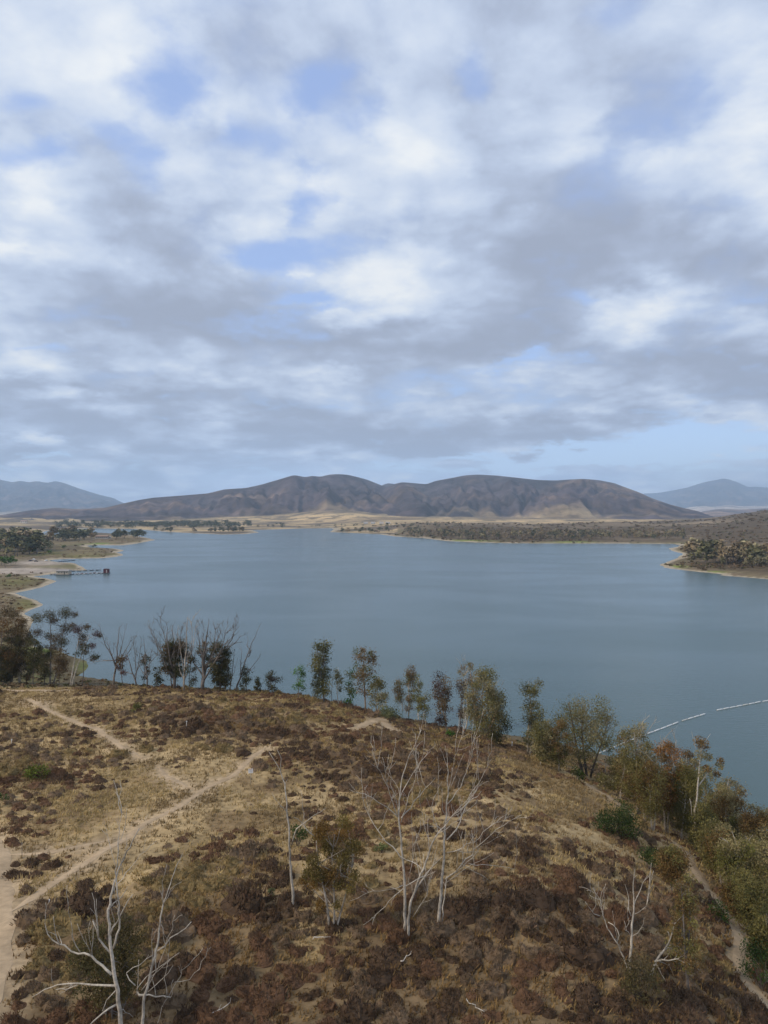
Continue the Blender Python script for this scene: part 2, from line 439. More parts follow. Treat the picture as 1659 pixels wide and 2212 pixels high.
GX = np.arange(-150, 121, 1.0); GY = np.arange(8, 290, 1.0)
_gx, _gy = np.meshgrid(GX, GY)
GZ = height(_gx, _gy)
def hnear(x, y):
    fx = np.clip((np.asarray(x, float) - GX[0]), 0, len(GX) - 1.001); fy = np.clip((np.asarray(y, float) - GY[0]), 0, len(GY) - 1.001)
    i = fx.astype(int); j = fy.astype(int); a = fx - i; b = fy - j
    return GZ[j, i] * (1 - a) * (1 - b) + GZ[j, i + 1] * a * (1 - b) + GZ[j + 1, i] * (1 - a) * b + GZ[j + 1, i + 1] * a * b
_ym = np.arange(25, 215, .25)
def hit(u, v):
    """where the sight line through a picture point meets the hill (or passes nearest over its brow)"""
    X = (u - CU) / FPX * _ym; Z = CAMZ - (v - CV) / FPX * _ym
    g = Z - hnear(X, _ym)
    k = np.argmax(g <= 0) if (g <= 0).any() else int(np.argmin(g))
    return np.array([X[k], _ym[k], float(hnear(X[k], _ym[k]))])

# ------------------------------------------------------------------ paths on the hill
PATHS = {
    'wide': ([(-30, 1800), (0, 1832), (8, 1900), (13, 1975), (6, 2060), (-14, 2130), (-40, 2230)], 1.4),
    'main': ([(12, 1976), (60, 1946), (120, 1906), (200, 1856), (300, 1791), (390, 1741), (450, 1701), (510, 1673), (540, 1641), (572, 1616)], .95),
    'fork': ([(4, 1850), (50, 1846), (120, 1840), (200, 1823), (256, 1812)], .8),
    'brow': ([(-40, 1491), (0, 1491), (51, 1492), (102, 1493), (140, 1491)], 2.6),
    'middle': ([(60, 1512), (95, 1530), (126, 1546), (156, 1558), (184, 1571), (211, 1575), (231, 1590), (252, 1607), (274, 1622), (310, 1640)], 1.0),
    'short': ([(340, 1657), (350, 1670), (362, 1682), (386, 1692), (420, 1706)], 1.0),
    'trail': ([(1248, 1684), (1279, 1702), (1313, 1719), (1333, 1736), (1360, 1757), (1391, 1784), (1421, 1801), (1455, 1818), (1477, 1839), (1495, 1867),
               (1514, 1906), (1537, 1935), (1562, 1968), (1584, 1999), (1593, 2026), (1589, 2060), (1599, 2093), (1625, 2137), (1656, 2180), (1690, 2230)], 1.15),
    'bare': ([(770, 1574), (800, 1562), (822, 1552), (840, 1572), (856, 1580)], 1.8),
}
path_w = {}
for k, (pp, w) in PATHS.items():
    P = np.array([hit(u, v) for u, v in pp])
    # resample finely
    d = np.r_[0, np.cumsum(np.linalg.norm(np.diff(P[:, :2], axis=0), axis=1))]
    t = np.arange(0, d[-1], .5)
    x = np.interp(t, d, P[:, 0]); y = np.interp(t, d, P[:, 1])
    for _ in range(6):
        x[1:-1] = (x[:-2] + x[1:-1] * 2 + x[2:]) / 4; y[1:-1] = (y[:-2] + y[1:-1] * 2 + y[2:]) / 4
    x = x + (fbm(t / 5.0 + w * 9, t * 0 + 3.3, 3) - .5) * .7; y = y + (fbm(t / 5.0 + w * 9 + 50, t * 0 + 8.3, 3) - .5) * .7
    path_w[k] = (x, y, w)
_pp = np.concatenate([np.c_[x, y, np.full(len(x), w)] for x, y, w in path_w.values()])
def path_dist(X, Y):
    s = np.shape(X); X = np.ravel(X); Y = np.ravel(Y); out = np.full(len(X), 1e9)
    for i in range(0, len(_pp), 1):
        out = np.minimum(out, np.hypot(X - _pp[i, 0], Y - _pp[i, 1]) - _pp[i, 2] * .5)
    return out.reshape(s)
# where the brush stands thick and where the grass lies open (places on the hill, found through the picture)
DENS = [(400, 1560, 190, 52, .55), (750, 1640, 190, 80, .42), (1000, 1700, 130, 80, .25), (110, 1665, 120, 60, .45), (540, 1880, 130, 70, .35),
        (120, 1512, 150, 22, -.45), (50, 1560, 70, 34, -.25), (430, 1690, 130, 62, -.62), (250, 1775, 170, 52, -.55), (180, 1905, 140, 52, -.5), (600, 1720, 50, 70, -.35),
        (1165, 1720, 100, 50, -.45), (1150, 1655, 110, 26, -.35), (690, 2010, 60, 60, -.45), (960, 1850, 60, 46, -.35), (300, 1600, 70, 30, -.3), (930, 1770, 60, 30, -.2),
        (1270, 1800, 90, 60, -.1), (590, 1580, 60, 30, .3), (80, 1750, 90, 30, .2)]
def brush_density(X, Y, Z):
    u, v = topx(X, np.maximum(Y, 20), Z)
    d = .27 + .55 * sstep(1850, 1985, v) + .12 * sstep(600, 900, u) * (1 - sstep(1100, 1250, u))
    for (a, b, su, sv, amp) in DENS:
        d = d + amp * np.exp(-((u - a) / su) ** 2 - ((v - b) / sv) ** 2)
    return np.clip(d + (fbm(np.asarray(X) / 5.0, np.asarray(Y) / 5.0, 3) - .5) * .9, 0, 1)

# ------------------------------------------------------------------ ground sheet (fan of cells, fine near and coarse far)
tanu = np.concatenate([np.linspace(-1.6, -.6, 60, endpoint=False), np.linspace(-.6, .6, 560), np.linspace(.6, 1.6, 61)[1:]])
ys = [10.0]
while ys[-1] < 4700:
    y = ys[-1]
    ys.append(y + (.8 if y < 160 else min(max(.8 + (y - 160) * .012, .8), y * .0105)))
ys = np.array(ys)
TU, TY = np.meshgrid(tanu, ys)
TX = TU * TY
SD = lake_sd(TX, TY)
TZ = height(TX, TY, SD)
nr, nc = TX.shape
Uv = CU + FPX * TU
Vv = CV + FPX * (CAMZ - TZ) / TY
def mixc(c, m, new):
    return c * (1 - m[..., None]) + np.array(new) * m[..., None]
C = np.zeros(TX.shape + (3,)) + np.array((.335, .238, .118))
f1 = fbm(TX / 9.0, TY / 9.0, 4); f2 = fbm(TX / 2.4 + 30, TY / 2.4, 3); f3 = fbm(TX / 3.3 + 80, TY / 3.3 + 11, 4)
C = mixc(C, sstep(.40, .7, f1), (.43, .31, .160))
C = mixc(C, sstep(.48, .75, f2) * .7, (.20, .132, .068))
nearm = TY < 290
bd = np.zeros(TX.shape); bd[nearm] = brush_density(TX[nearm], TY[nearm], TZ[nearm])
C = mixc(C, sstep(.4, .9, bd) * .78, (.150, .100, .054))
pd = np.full(TX.shape, 1e3)
hm = (TY < 175) & (np.abs(TX) < 110)
pd[hm] = path_dist(TX[hm], TY[hm])
C = mixc(C, (1 - sstep(-.2, 2.4, pd + (f3 - .5) * 2.6)) * .85, (.43, .318, .195))
C = mixc(C, sstep(-2, 10, TX - 36 - 0 * TY) * (TY < 290) * (TY > 30) * .7, (.20, .155, .11))     # leaf litter under the trees
def spot(u, v, su, sv): return np.exp(-((Uv - u) / su) ** 2 - ((Vv - v) / sv) ** 2)
# far land
fm = sstep(235, 320, TY)
g1 = fbm(TX / 60.0 + 3, TY / 60.0, 4); g2 = fbm(TX / 190.0, TY / 260.0 + 7, 4); g3 = fbm(TX / 22.0, TY / 40.0, 3)
FC = np.zeros_like(C) + np.array((.19, .142, .085))
FC = mixc(FC, sstep(.45, .65, g1), (.135, .105, .06))
FC = mixc(FC, sstep(.5, .72, g3) * .6, (.22, .185, .085))
right = sstep(860, 980, Uv) * (TY > 600)
chap = right * sstep(10, 45, SD)
FC = mixc(FC, chap, (.110, .080, .046))
FC = mixc(FC, chap * sstep(.50, .66, g1 * .6 + g2 * .4), (.20, .150, .095))
FC = mixc(FC, chap * sstep(.57, .70, g2) * sstep(1350, 1560, Uv), (.34, .26, .165))
plain = sstep(1900, 3000, TY + 700 * (Uv < 860))
sunlit_gold = plain * sstep(.42, .58, fbm(TX / 420.0 + 2, TY / 150.0 + 1, 3))  # dry grass in patches of sun, the sunlight put into the colour
FC = mixc(FC, plain * .9, (.15, .115, .085))
FC = mixc(FC, sunlit_gold * (1 - .7 * sstep(1380, 1520, Uv)), (.50, .37, .20))
sunlit_spots = spot(690, 1118, 130, 10) + spot(970, 1124, 60, 6) + spot(1150, 1126, 130, 5) + spot(480, 1129, 60, 5) + spot(1340, 1124, 60, 3)
FC = mixc(FC, np.clip(sunlit_spots, 0, 1) * plain * .9, (.68, .49, .26))  # brightest sun patches on the plain, painted into the ground colour
FC = mixc(FC, plain * sstep(.48, .62, g1) * .8, (.12, .10, .07))
# reeds and the pale rim the falling water leaves
reed = np.zeros(TX.shape)
for a in [(85, 1288, 40, 14), (60, 1305, 30, 10), (85, 1248, 35, 7), (30, 1260, 40, 10), (120, 1224, 60, 6), (165, 1222, 20, 6), (180, 1203, 70, 4), (240, 1200, 30, 5), (100, 1195, 60, 6)]:
    reed += spot(*a)
FC = mixc(FC, np.clip(reed, 0, 1) * .8 * sstep(.35, .6, g3 + .1), (.16, .145, .05))
br_ = spot(210, 1176, 32, 3.2) + spot(110, 1404, 50, 8) * .8 + spot(180, 1440, 18, 14) * .8 + spot(80, 1465, 50, 12) * .5 + spot(1478, 1176, 14, 3)
FC = mixc(FC, np.clip(br_, 0, 1) * .8 * sstep(.3, .55, g3 + .12), (.15, .26, .035))
FC = mixc(FC, (spot(1463, 1224, 22, 3) + spot(1540, 1236, 26, 2.5) + spot(1240, 1171, 40, 1.8) + spot(1000, 1168, 60, 1.5)) * right, (.22, .27, .05))
gravel = spot(85, 1216, 55, 5) + spot(60, 1231, 90, 5) + spot(30, 1236, 60, 4)
FC = mixc(FC, np.clip(gravel * 1.3, 0, 1), (.40, .335, .27))
rimw = np.clip(TY / 90.0, 2.5, 22)
rim = (1 - sstep(.55, 1.0, (SD + (g3 - .5) * rimw * 1.4) / rimw)) * (SD > -40)
FC = mixc(FC, rim * fm, (.40, .33, .23))
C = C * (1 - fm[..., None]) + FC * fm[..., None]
C = mixc(C, (TY <= 300) * (1 - sstep(14, 40, SD)) * .85, (.13, .10, .065))
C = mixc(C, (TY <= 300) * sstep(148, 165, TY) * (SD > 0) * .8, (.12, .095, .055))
C = mixc(C, np.clip(br_, 0, 1) * (TY > 200) * (TY < 320) * (SD > -3) * .6, (.11, .17, .03))
idx = np.arange(nr * nc).reshape(nr, nc)
Q = np.stack([idx[:-1, :-1], idx[:-1, 1:], idx[1:, 1:], idx[1:, :-1]], -1).reshape(-1, 4)
q_under = (TZ[:-1, :-1] < -3.5).ravel() & (TZ[1:, 1:] < -3.5).ravel() & (TZ[:-1, 1:] < -3.5).ravel() & (TZ[1:, :-1] < -3.5).ravel()
Q = Q[~q_under]                       # the deep lake bed, never seen
used = np.zeros(nr * nc, bool); used[Q.ravel()] = True
remap = np.cumsum(used) - 1
V = np.stack([TX, TY, TZ], -1).reshape(-1, 3)
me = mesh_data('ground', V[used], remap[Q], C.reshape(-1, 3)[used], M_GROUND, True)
tag(link('ground', me), kind='structure')

# paths as thin sheets with ragged edges lying on the soil
for k, (x, y, w) in path_w.items():
    P = np.c_[x, y]; T = np.gradient(P, axis=0); T /= np.linalg.norm(T, axis=1)[:, None] + 1e-9
    Nn = np.c_[-T[:, 1], T[:, 0]]
    n = len(x); ends = np.minimum(np.arange(n), np.arange(n)[::-1]); ta = np.clip(ends / 6.0, .15, 1)
    wl = w * .5 * ta * (.40 + .95 * fbm(x / 2.2 + 3, y / 2.2, 3)); wr = w * .5 * ta * (.40 + .95 * fbm(x / 2.2 + 60, y / 2.2 + 9, 3))
    cols5 = []
    for a in (-1, -.5, 0, .5, 1):
        off = np.where(a < 0, a * wl, a * wr)
        q = P + Nn * off[:, None]
        cols5.append(np.c_[q, hnear(q[:, 0], q[:, 1]) + np.where(abs(a) == 1, .015, .05)])
    V = np.stack(cols5, 1).reshape(-1, 3)
    i = np.arange(n - 1)[:, None] * 5; j = np.arange(4)[None]
    Q = np.stack([i + j, i + j + 1, i + 5 + j + 1, i + 5 + j], -1).reshape(-1, 4)
    me = mesh_data('path', V, Q, np.tile((.44, .325, .205), (len(V), 1)), M_PATH, True)
    tag(link('path', me), kind='structure')

# ------------------------------------------------------------------ water
m, n_, l_, p_ = new_mat('lake_water')
p_.inputs['Base Color'].default_value = (.052, .098, .100, 1)
p_.inputs['IOR'].default_value = 1.33
p_.inputs['Specular IOR Level'].default_value = .5
g = n_.new('ShaderNodeNewGeometry')
mp = n_.new('ShaderNodeMapping'); l_.new(g.outputs['Position'], mp.inputs[0]); mp.inputs['Rotation'].default_value = (0, 0, radians(12)); mp.inputs['Scale'].default_value = (.35, 1.0, 1)
w1 = n_.new('ShaderNodeTexNoise'); l_.new(mp.outputs[0], w1.inputs['Vector']); w1.inputs['Scale'].default_value = .8; w1.inputs['Detail'].default_value = 5; w1.inputs['Roughness'].default_value = .6
mp2 = n_.new('ShaderNodeMapping'); l_.new(g.outputs['Position'], mp2.inputs[0]); mp2.inputs['Rotation'].default_value = (0, 0, radians(-8)); mp2.inputs['Scale'].default_value = (.005, .010, 1)
w2 = n_.new('ShaderNodeTexNoise'); l_.new(mp2.outputs[0], w2.inputs['Vector']); w2.inputs['Scale'].default_value = 1.0; w2.inputs['Detail'].default_value = 5; w2.inputs['Distortion'].default_value = .6
r1 = n_.new('ShaderNodeMapRange'); l_.new(w2.outputs[0], r1.inputs[0]); r1.inputs[1].default_value = .35; r1.inputs[2].default_value = .7; r1.inputs[3].default_value = .18; r1.inputs[4].default_value = .26
l_.new(r1.outputs[0], p_.inputs['Roughness'])
b_ = n_.new('ShaderNodeBump'); l_.new(w1.outputs[0], b_.inputs['Height']); b_.inputs['Distance'].default_value = .5
r2 = n_.new('ShaderNodeMapRange'); l_.new(w2.outputs[0], r2.inputs[0]); r2.inputs[1].default_value = .35; r2.inputs[2].default_value = .7; r2.inputs[3].default_value = .12; r2.inputs[4].default_value = .26
l_.new(r2.outputs[0], b_.inputs['Strength']); l_.new(b_.outputs[0], p_.inputs['Normal'])
M_WATER = m
wt = np.linspace(-1.7, 1.7, 40); wy = np.geomspace(8, 3300, 40)
a, b = np.meshgrid(wt, wy)
V = np.stack([a * b, b, 0 * a], -1).reshape(-1, 3)
idx = np.arange(1600).reshape(40, 40)
Q = np.stack([idx[:-1, :-1], idx[:-1, 1:], idx[1:, 1:], idx[1:, :-1]], -1).reshape(-1, 4)
tag(link('water', mesh_data('water', V, Q, None, M_WATER)), kind='structure')

# ------------------------------------------------------------------ hills and mountains
def mountain(name, crest, Yr, Yf, seed, nu=420, nd=70, base=(.090, .072, .078), tint=(.180, .128, .10), zfoot=12.0, gully=1.0, power=1.25, dark=(.052, .049, .056)):
    crest = np.array(crest, float)
    us = np.linspace(crest[0, 0], crest[-1, 0], nu)
    vc = np.interp(us, crest[:, 0], crest[:, 1])
    k = np.array([1, 2, 3, 2, 1.]); k /= k.sum()
    vc = np.convolve(np.pad(vc, 2, 'edge'), k, 'valid')
    Yr = np.interp(us, [q[0] for q in Yr], [q[1] for q in Yr]); Yf = np.interp(us, [q[0] for q in Yf], [q[1] for q in Yf])
    zr = CAMZ - (vc - CV) / FPX * Yr
    t = np.concatenate([np.linspace(0, 1, nd), np.linspace(1, 1.25, 9)[1:]])
    T, U = np.meshgrid(t, us, indexing='ij')
    Y = Yf + (Yr - Yf) * T
    X = (U - CU) / FPX * Y
    warp = (fbm(X / 900 + seed, Y / 900, 3) - .5) * 90
    s1 = fbm((U + warp) / 60 + seed * 3.1, T * 1.2 + seed, 3)
    s2 = 1 - np.abs(fbm((U + warp * .7) / 30 + seed, T * 1.6 + 4, 4) * 2 - 1)
    s3 = 1 - np.abs(fbm(X / 330 + seed, Y / 330, 4) * 2 - 1)
    pw = power * np.exp((s1 - .5) * 1.5 * gully)
    prof = np.where(T <= 1, np.clip(T, 0, 1) ** pw, 1 - (T - 1) * 1.6)
    env = np.clip(T, 0, 1) * np.clip(1 - T, 0, 1) * 4
    H = np.maximum(zr - zfoot, 1)
    z = zfoot + H * prof + env * H * gully * (.25 * (s2 - .62) + .19 * (s3 - .65)) + env * H * .085 * ((1 - np.abs(fbm(X / 150 + seed, Y / 150, 4) * 2 - 1)) - .7) + env * H * .06 * (fbm(X / 50, Y / 50, 3) - .5)
    z = np.where(T > 0.02, z, np.minimum(z, zfoot - 10))
    # keep the skyline where the crest is
    lim = CAMZ + (zr - CAMZ) / Yr * Y
    z = np.where(T < .985, np.minimum(z, lim - 1.0 + 0 * z), z)
    Cc = np.zeros(X.shape + (3,)) + np.array(base)
    Cc = mixc(Cc, sstep(.5, .72, fbm(X / 260 + 5, Y / 260 + seed, 4)) * .8, tint)
    Cc = mixc(Cc, sstep(.45, .7, fbm(X / 420 + 15, Y / 420 + seed, 4)) * .7, dark)
    Cc = mixc(Cc, sstep(.22, .02, T) * sstep(.35, .6, fbm(X / 500 + 1, Y / 300, 3)) * .8, (.42, .315, .18))  # sunlit dry grass along the foot, its brightness painted in
    nr, nc = X.shape
    idx = np.arange(nr * nc).reshape(nr, nc)
    Q = np.stack([idx[:-1, :-1], idx[1:, :-1], idx[1:, 1:], idx[:-1, 1:]], -1).reshape(-1, 4)
    me = mesh_data(name, np.stack([X, Y, z], -1).reshape(-1, 3), Q, Cc.reshape(-1, 3), M_MOUNT, True)
    return tag(link(name, me), kind='structure')
mountain('hills', [(-500, 1100), (-250, 1108), (0, 1113), (60, 1103), (120, 1097), (170, 1100), (226, 1097), (260, 1089), (300, 1080), (332, 1075), (398, 1070), (448, 1066),
                   (485, 1057), (532, 1054), (566, 1046.5), (605, 1035), (635, 1026), (660, 1031), (674, 1027.7), (693, 1030), (709, 1025.5), (728, 1024), (751, 1025.5), (790, 1035),
                   (824, 1048.5), (835, 1053), (850, 1046), (868, 1041.5), (904, 1044.5), (922, 1046), (940, 1039), (973, 1033), (1003, 1027), (1033, 1025), (1069, 1027), (1114, 1031.6), (1159, 1036.7),
                   (1198, 1038), (1228, 1036), (1261, 1034.3), (1294, 1037.3), (1327, 1043.6), (1345, 1050.6), (1381, 1063.7), (1410, 1077), (1448, 1090), (1477, 1097.4), (1505, 1103.4), (1525, 1110.6), (1544, 1117), (1600, 1128), (1700, 1135)],
         [(-500, 5200), (200, 5000), (630, 5600), (830, 6800), (1000, 6600), (1300, 6200), (1560, 5000), (1700, 5000)], [(-500, 3600), (300, 3900), (734, 4150), (900, 4000), (1250, 4000), (1450, 4100), (1700, 4200)], 2.0, nu=620, nd=110, gully=1.15)
mountain('mountain', [(800, 1062), (824, 1049), (832, 1045.5), (840, 1044), (848, 1045), (857, 1047), (890, 1060)], [(0, 8600)], [(0, 7600)], 5.0, nu=60, nd=20, zfoot=150)
mountain('mountain', [(-520, 1050), (-200, 1030), (-40, 1024), (0, 1036), (28, 1042), (43, 1038), (62, 1042), (78, 1039), (104, 1043), (120, 1038.6), (140, 1044), (170, 1055), (200, 1064.5), (220, 1070), (246, 1076),
                      (264, 1086), (320, 1095), (420, 1100)], [(0, 15000)], [(0, 9200)], 8.0, nu=260, nd=50, gully=.7, power=1.1, base=(.07, .06, .058))
mountain('mountain', [(1330, 1080), (1390, 1066), (1419, 1065), (1450, 1060), (1486, 1053), (1510, 1044.6), (1532, 1039), (1548, 1037), (1562, 1033), (1578, 1036.5), (1597, 1043.4), (1616, 1052.3), (1635, 1051),
                      (1655, 1053.5), (1750, 1048), (1900, 1060), (2150, 1070)], [(0, 19500)], [(0, 14500)], 11.0, nu=240, nd=44, gully=.7, power=1.1, base=(.07, .065, .06))
mountain('foothills', [(1440, 1112), (1486, 1096), (1520, 1093), (1545, 1095), (1573, 1090), (1600, 1094), (1659, 1093), (1750, 1088), (2100, 1085)], [(0, 13500)], [(0, 10500)], 3.0, nu=140, nd=26, base=(.45, .36, .28), tint=(.6, .5, .38), gully=.6)
mountain('foothills', [(1480, 1120), (1515, 1105), (1553, 1099.5), (1600, 1101), (1659, 1098), (1750, 1094), (2100, 1090)], [(0, 9000)], [(0, 6500)], 6.0, nu=140, nd=30, base=(.20, .13, .10), tint=(.40, .27, .17), gully=.8)

# ------------------------------------------------------------------ haze: one box of even air round everything
hz, hn, hl, hp = new_mat('haze_air')
hn.remove(hp)
pv = hn.new('ShaderNodeVolumePrincipled')
pv.inputs['Color'].default_value = (.60, .79, 1.0, 1)
pv.inputs['Density'].default_value = 6.4e-5
pv.inputs['Density Attribute'].default_value = ''
pv.inputs['Color Attribute'].default_value = ''
pv.inputs['Temperature Attribute'].default_value = ''
pv.inputs['Anisotropy'].default_value = .15
hl.new(pv.outputs[0], hn['Material Output'].inputs['Volume'])
hb = MB(); hb.box((0, 10500, 590), (80000, 22200, 1200))
ho = link('haze', mesh_data('haze', np.concatenate(hb.V), np.concatenate(hb.Q), None, hz))
tag(ho, kind='stuff')
# ------------------------------------------------------------------ vegetation helpers
def leaf_quads(P, size, aspect, droop, cols, r=rng, jit=.35):
    """P (n,3) leaf centres -> quads; droop 0 (any way up) .. 1 (hanging)"""
    n = len(P)
    a = r.normal(size=(n, 3)); a[:, 2] = a[:, 2] * (1 - droop) - droop * 1.6
    a /= np.linalg.norm(a, axis=1)[:, None] + 1e-9
    b = np.cross(a, r.normal(size=(n, 3))); b /= np.linalg.norm(b, axis=1)[:, None] + 1e-9
    s = size * (1 + jit * (r.random(n) * 2 - 1))
    a = a * (s * .5)[:, None]; b = b * (s * .5 * aspect)[:, None]
    V = np.stack([P - a, P + b * 1.0 - a * .1, P + a, P - b - a * .1], 1).reshape(-1, 3)
    Q = np.arange(n * 4).reshape(n, 4)
    return V, Q, np.repeat(cols, 4, axis=0)
def clump_points(c, rad, n, r=rng):
    d = r.normal(size=(n, 3)); d /= np.linalg.norm(d, axis=1)[:, None] + 1e-9
    q = r.random(n) ** .45
    return c + d * q[:, None] * np.asarray(rad)
def curve_pts(a, b, bend, n=6, r=rng):
    t = np.linspace(0, 1, n)[:, None]
    off = r.normal(size=3) * bend; off2 = r.normal(size=3) * bend * .5
    return a + (b - a) * t + off * (np.sin(t * pi)) + off2 * np.sin(t * 2 * pi)
def grow(mb, P, R, level, dens, color, lenf=.34, up=.5, rmin=.014, r=rng):
    """side shoots along a limb"""
    P = np.asarray(P); seg = np.linalg.norm(np.diff(P, axis=0), axis=1); Lt = seg.sum()
    cum = np.r_[0, np.cumsum(seg)]
    n = max(1, int(Lt * dens))
    for k in range(n):
        s = Lt * (.18 + .8 * r.random())
        i = min(np.searchsorted(cum, s) - 1, len(P) - 2); i = max(i, 0)
        f = (s - cum[i]) / max(seg[i], 1e-6)
        p = P[i] + (P[i + 1] - P[i]) * f; rr = R[i] + (R[i + 1] - R[i]) * f
        t = (P[i + 1] - P[i]) / max(seg[i], 1e-6)
        q = r.normal(size=3); q -= t * (q @ t); q /= np.linalg.norm(q) + 1e-9
        d = t * .75 + q * (.55 + .3 * r.random()) + np.array([0, 0, up * r.random()]); d /= np.linalg.norm(d)
        ln = Lt * lenf * (.4 + .8 * r.random()) * (1 - .35 * s / Lt)
        if ln < .25: continue
        e = p + d * ln + np.array([0, 0, up * ln * .25])
        pts = curve_pts(p, e, ln * .055, 5 if level else 4, r)
        r0 = max(rr * .55, rmin); rad = np.linspace(r0, max(r0 * .35, rmin * .7), len(pts))
        tube(mb, pts, rad, 4, color, cap=False)
        if level > 0:
            grow(mb, pts, rad, level - 1, dens * 1.5, color, lenf * 1.05, up, rmin, r)

BARK_PALE = (.38, .325, .26); BARK_GREY = (.19, .165, .145); BARK_DARK = (.13, .105, .085); BARK_WHITE = (.55, .49, .41); DEADW = (.42, .37, .30)
G_OLIVE = (.175, .155, .056); G_DARK = (.080, .080, .032); G_BROWN = (.185, .120, .048); G_RUST = (.27, .135, .042); G_GREY = (.265, .225, .110)
G_LIME = (.095, .185, .035); G_YEL = (.155, .150, .045); G_RED = (.130, .060, .045); G_GREEN = (.055, .090, .022)

def live_tree(label, base, top, u0, u1, vb, leaf, bark=BARK_GREY, shape='oval', Y=None, stems=1, nclump=None, dens=1.0, name='eucalyptus_tree', clumps=None, second=None, dead_tips=0, lsize=None, group='trees along the brow of the hill', lean=0.0, droop=.55, trunk_r=None):
    """a tree placed by its foot, with its crown between two edges and two heights of the picture"""
    r = np.random.default_rng(abs(hash((round(base[0]), round(base[1]), round(top)))) % (2 ** 31))
    b = hit(*base) if Y is None else np.array([(base[0] - CU) / FPX * Y, Y, float(hnear((base[0] - CU) / FPX * Y, Y))])
    if 'brow' in group and clumps is None:
        vb = vb + .38 * max(0, base[1] - vb); m_u = (u0 + u1) / 2; u0, u1 = m_u + (u0 - m_u) * 1.12, m_u + (u1 - m_u) * 1.12; dens *= .85
    if 'right shore' in group:
        dens = dens * 1.25; leaf = tuple(np.array(leaf) * (1.08, 1.05, 1.0)); second = None if second is None else tuple(np.array(second) * (1.08, 1.05, 1.0))
    if 'right shore' in group and base[1] < 1860:
        m_u = (u0 + u1) / 2; u0, u1 = m_u + (u0 - m_u) * 1.2, m_u + (u1 - m_u) * 1.2; top -= 8; vb += 8
    Yb = b[1]; k = Yb / FPX
    x0, x1 = (u0 - CU) * k, (u1 - CU) * k
    zt = CAMZ - (top - CV) * k; zb = CAMZ - (vb - CV) * k
    w = x1 - x0; h = zt - zb; cx = (x0 + x1) / 2
    root = empty(name, b); tag(root, label, 'tree', group)
    mt = MB()
    ht = zt - b[2]
    R0 = trunk_r or max(.08, ht * .0125)
    tops = []
    for s in range(stems):
        sxx = (s - (stems - 1) / 2) * w * .30
        tp = np.array([cx + sxx + lean * w * .2, Yb + r.normal() * w * .12, zt - h * (.10 + .12 * s)])
        f = b + np.array([sxx * .15, r.normal() * .12, -.35])
        P = curve_pts(f, tp, ht * .02, 9, r)
        tube(mt, P, np.linspace(R0 * (1 - .15 * s), R0 * .18, 9), 7, bark)
        tops.append(P)
    if clumps is None:
        if nclump: nclump = int(nclump * 1.5)
        nclump = nclump or int(np.clip(w * h * .5, 10, 34))
        cl = []
        for i in range(nclump * 8):
            t = r.random(); a = r.uniform(-1, 1)
            prof = {'oval': math.sqrt(max(.05, 1 - (2 * t - 1) ** 2)) ** .8, 'round': math.sqrt(max(.08, 1 - (2 * t - 1) ** 2)), 'cone': .30 + .7 * (1 - t),
                    'top': .30 + .7 * sin(pi * min(1, t * .9 + .1)) * (t ** .35), 'column': .85}[shape]
            if abs(a) > prof: continue
            rc = (.15 + .11 * r.random()) * min(w, h * .9) * (.75 if w > 5 else 1.0) * 1.12
            X = cx + a * max(w / 2 - rc * .75, .05); Z = zb + rc * .5 + t * max(h - rc * 1.1, .1)
            if any(abs(X - q[0]) + abs(Z - q[2]) < rc * .62 for q in cl): continue
            dmax = math.sqrt(max(0, prof ** 2 - a * a)) * w * .45
            cl.append((X, Yb + r.uniform(-1, 1) * dmax, Z, rc))
            if len(cl) >= nclump: break
    else:
        cl = []
        for (u, v, ru) in clumps:
            rc = ru * k
            cl.append(((u - CU) * k, Yb + r.uniform(-1, 1) * w * .22, CAMZ - (v - CV) * k, rc))
    LS = lsize or float(np.clip(Yb * .0024, .16, .36))
    ml = MB()
    for (X, Yc, Z, rc) in cl:
        c = np.array([X, Yc, Z])
        # the limb that carries this clump
        P = tops[int(r.integers(len(tops)))]
        zz = Z - rc * .6 - (abs(X - P[-1, 0]) + 1) * .55
        j = int(np.clip(np.searchsorted(P[:, 2], zz), 1, len(P) - 2))
        lp = curve_pts(P[j], c, rc * .18, 5, r)
        tube(mt, lp, np.linspace(max(R0 * .28, .03), .018, 5), 5, bark, cap=False)
        n = int(rc * rc * 115 * dens * (.30 / LS) ** 1.5) + 14
        pts = clump_points(c, (rc, rc, rc * .85), n, r)
        base_c = np.array(leaf)
        if second is not None and r.random() < .45: base_c = np.array(second)
        base_c = base_c * (.78 + .5 * r.random())
        cc = base_c * (1 + .5 * (r.random((n, 1)) - .5)) * (1 + .12 * (r.random((n, 3)) - .5))
        V, Q, CC = leaf_quads(pts, LS, .46, droop, cc, r)
        ml.add(V, Q, c=CC)
        # stragglers that break the outline
        m_ = n // 2
        pts = clump_points(c, (rc * 1.6, rc * 1.6, rc * 1.5), m_, r)
        V, Q, CC = leaf_quads(pts, LS * .85, .42, droop, cc[:m_], r); ml.add(V, Q, c=CC)
    for i in range(dead_tips):
        P = tops[int(r.integers(len(tops)))]; j = int(r.integers(4, 8))
        e = P[j] + np.array([r.uniform(-.5, .5) * w, r.uniform(-.3, .3) * w, h * r.uniform(.25, .5)]); e[2] = min(e[2], zt + h * .10)
        lp = curve_pts(P[j], e, .25, 6, r); rad = np.linspace(.06, .02, 6)
        tube(mt, lp, rad, 4, DEADW, cap=False); grow(mt, lp, rad, 0, 1.2, DEADW, .3, .4, .014, r)
    link('trunk', mt.data('trunk', M_BARK, b, True), root)
    link('crown', ml.data('crown', M_LEAF, b), root)
    return root

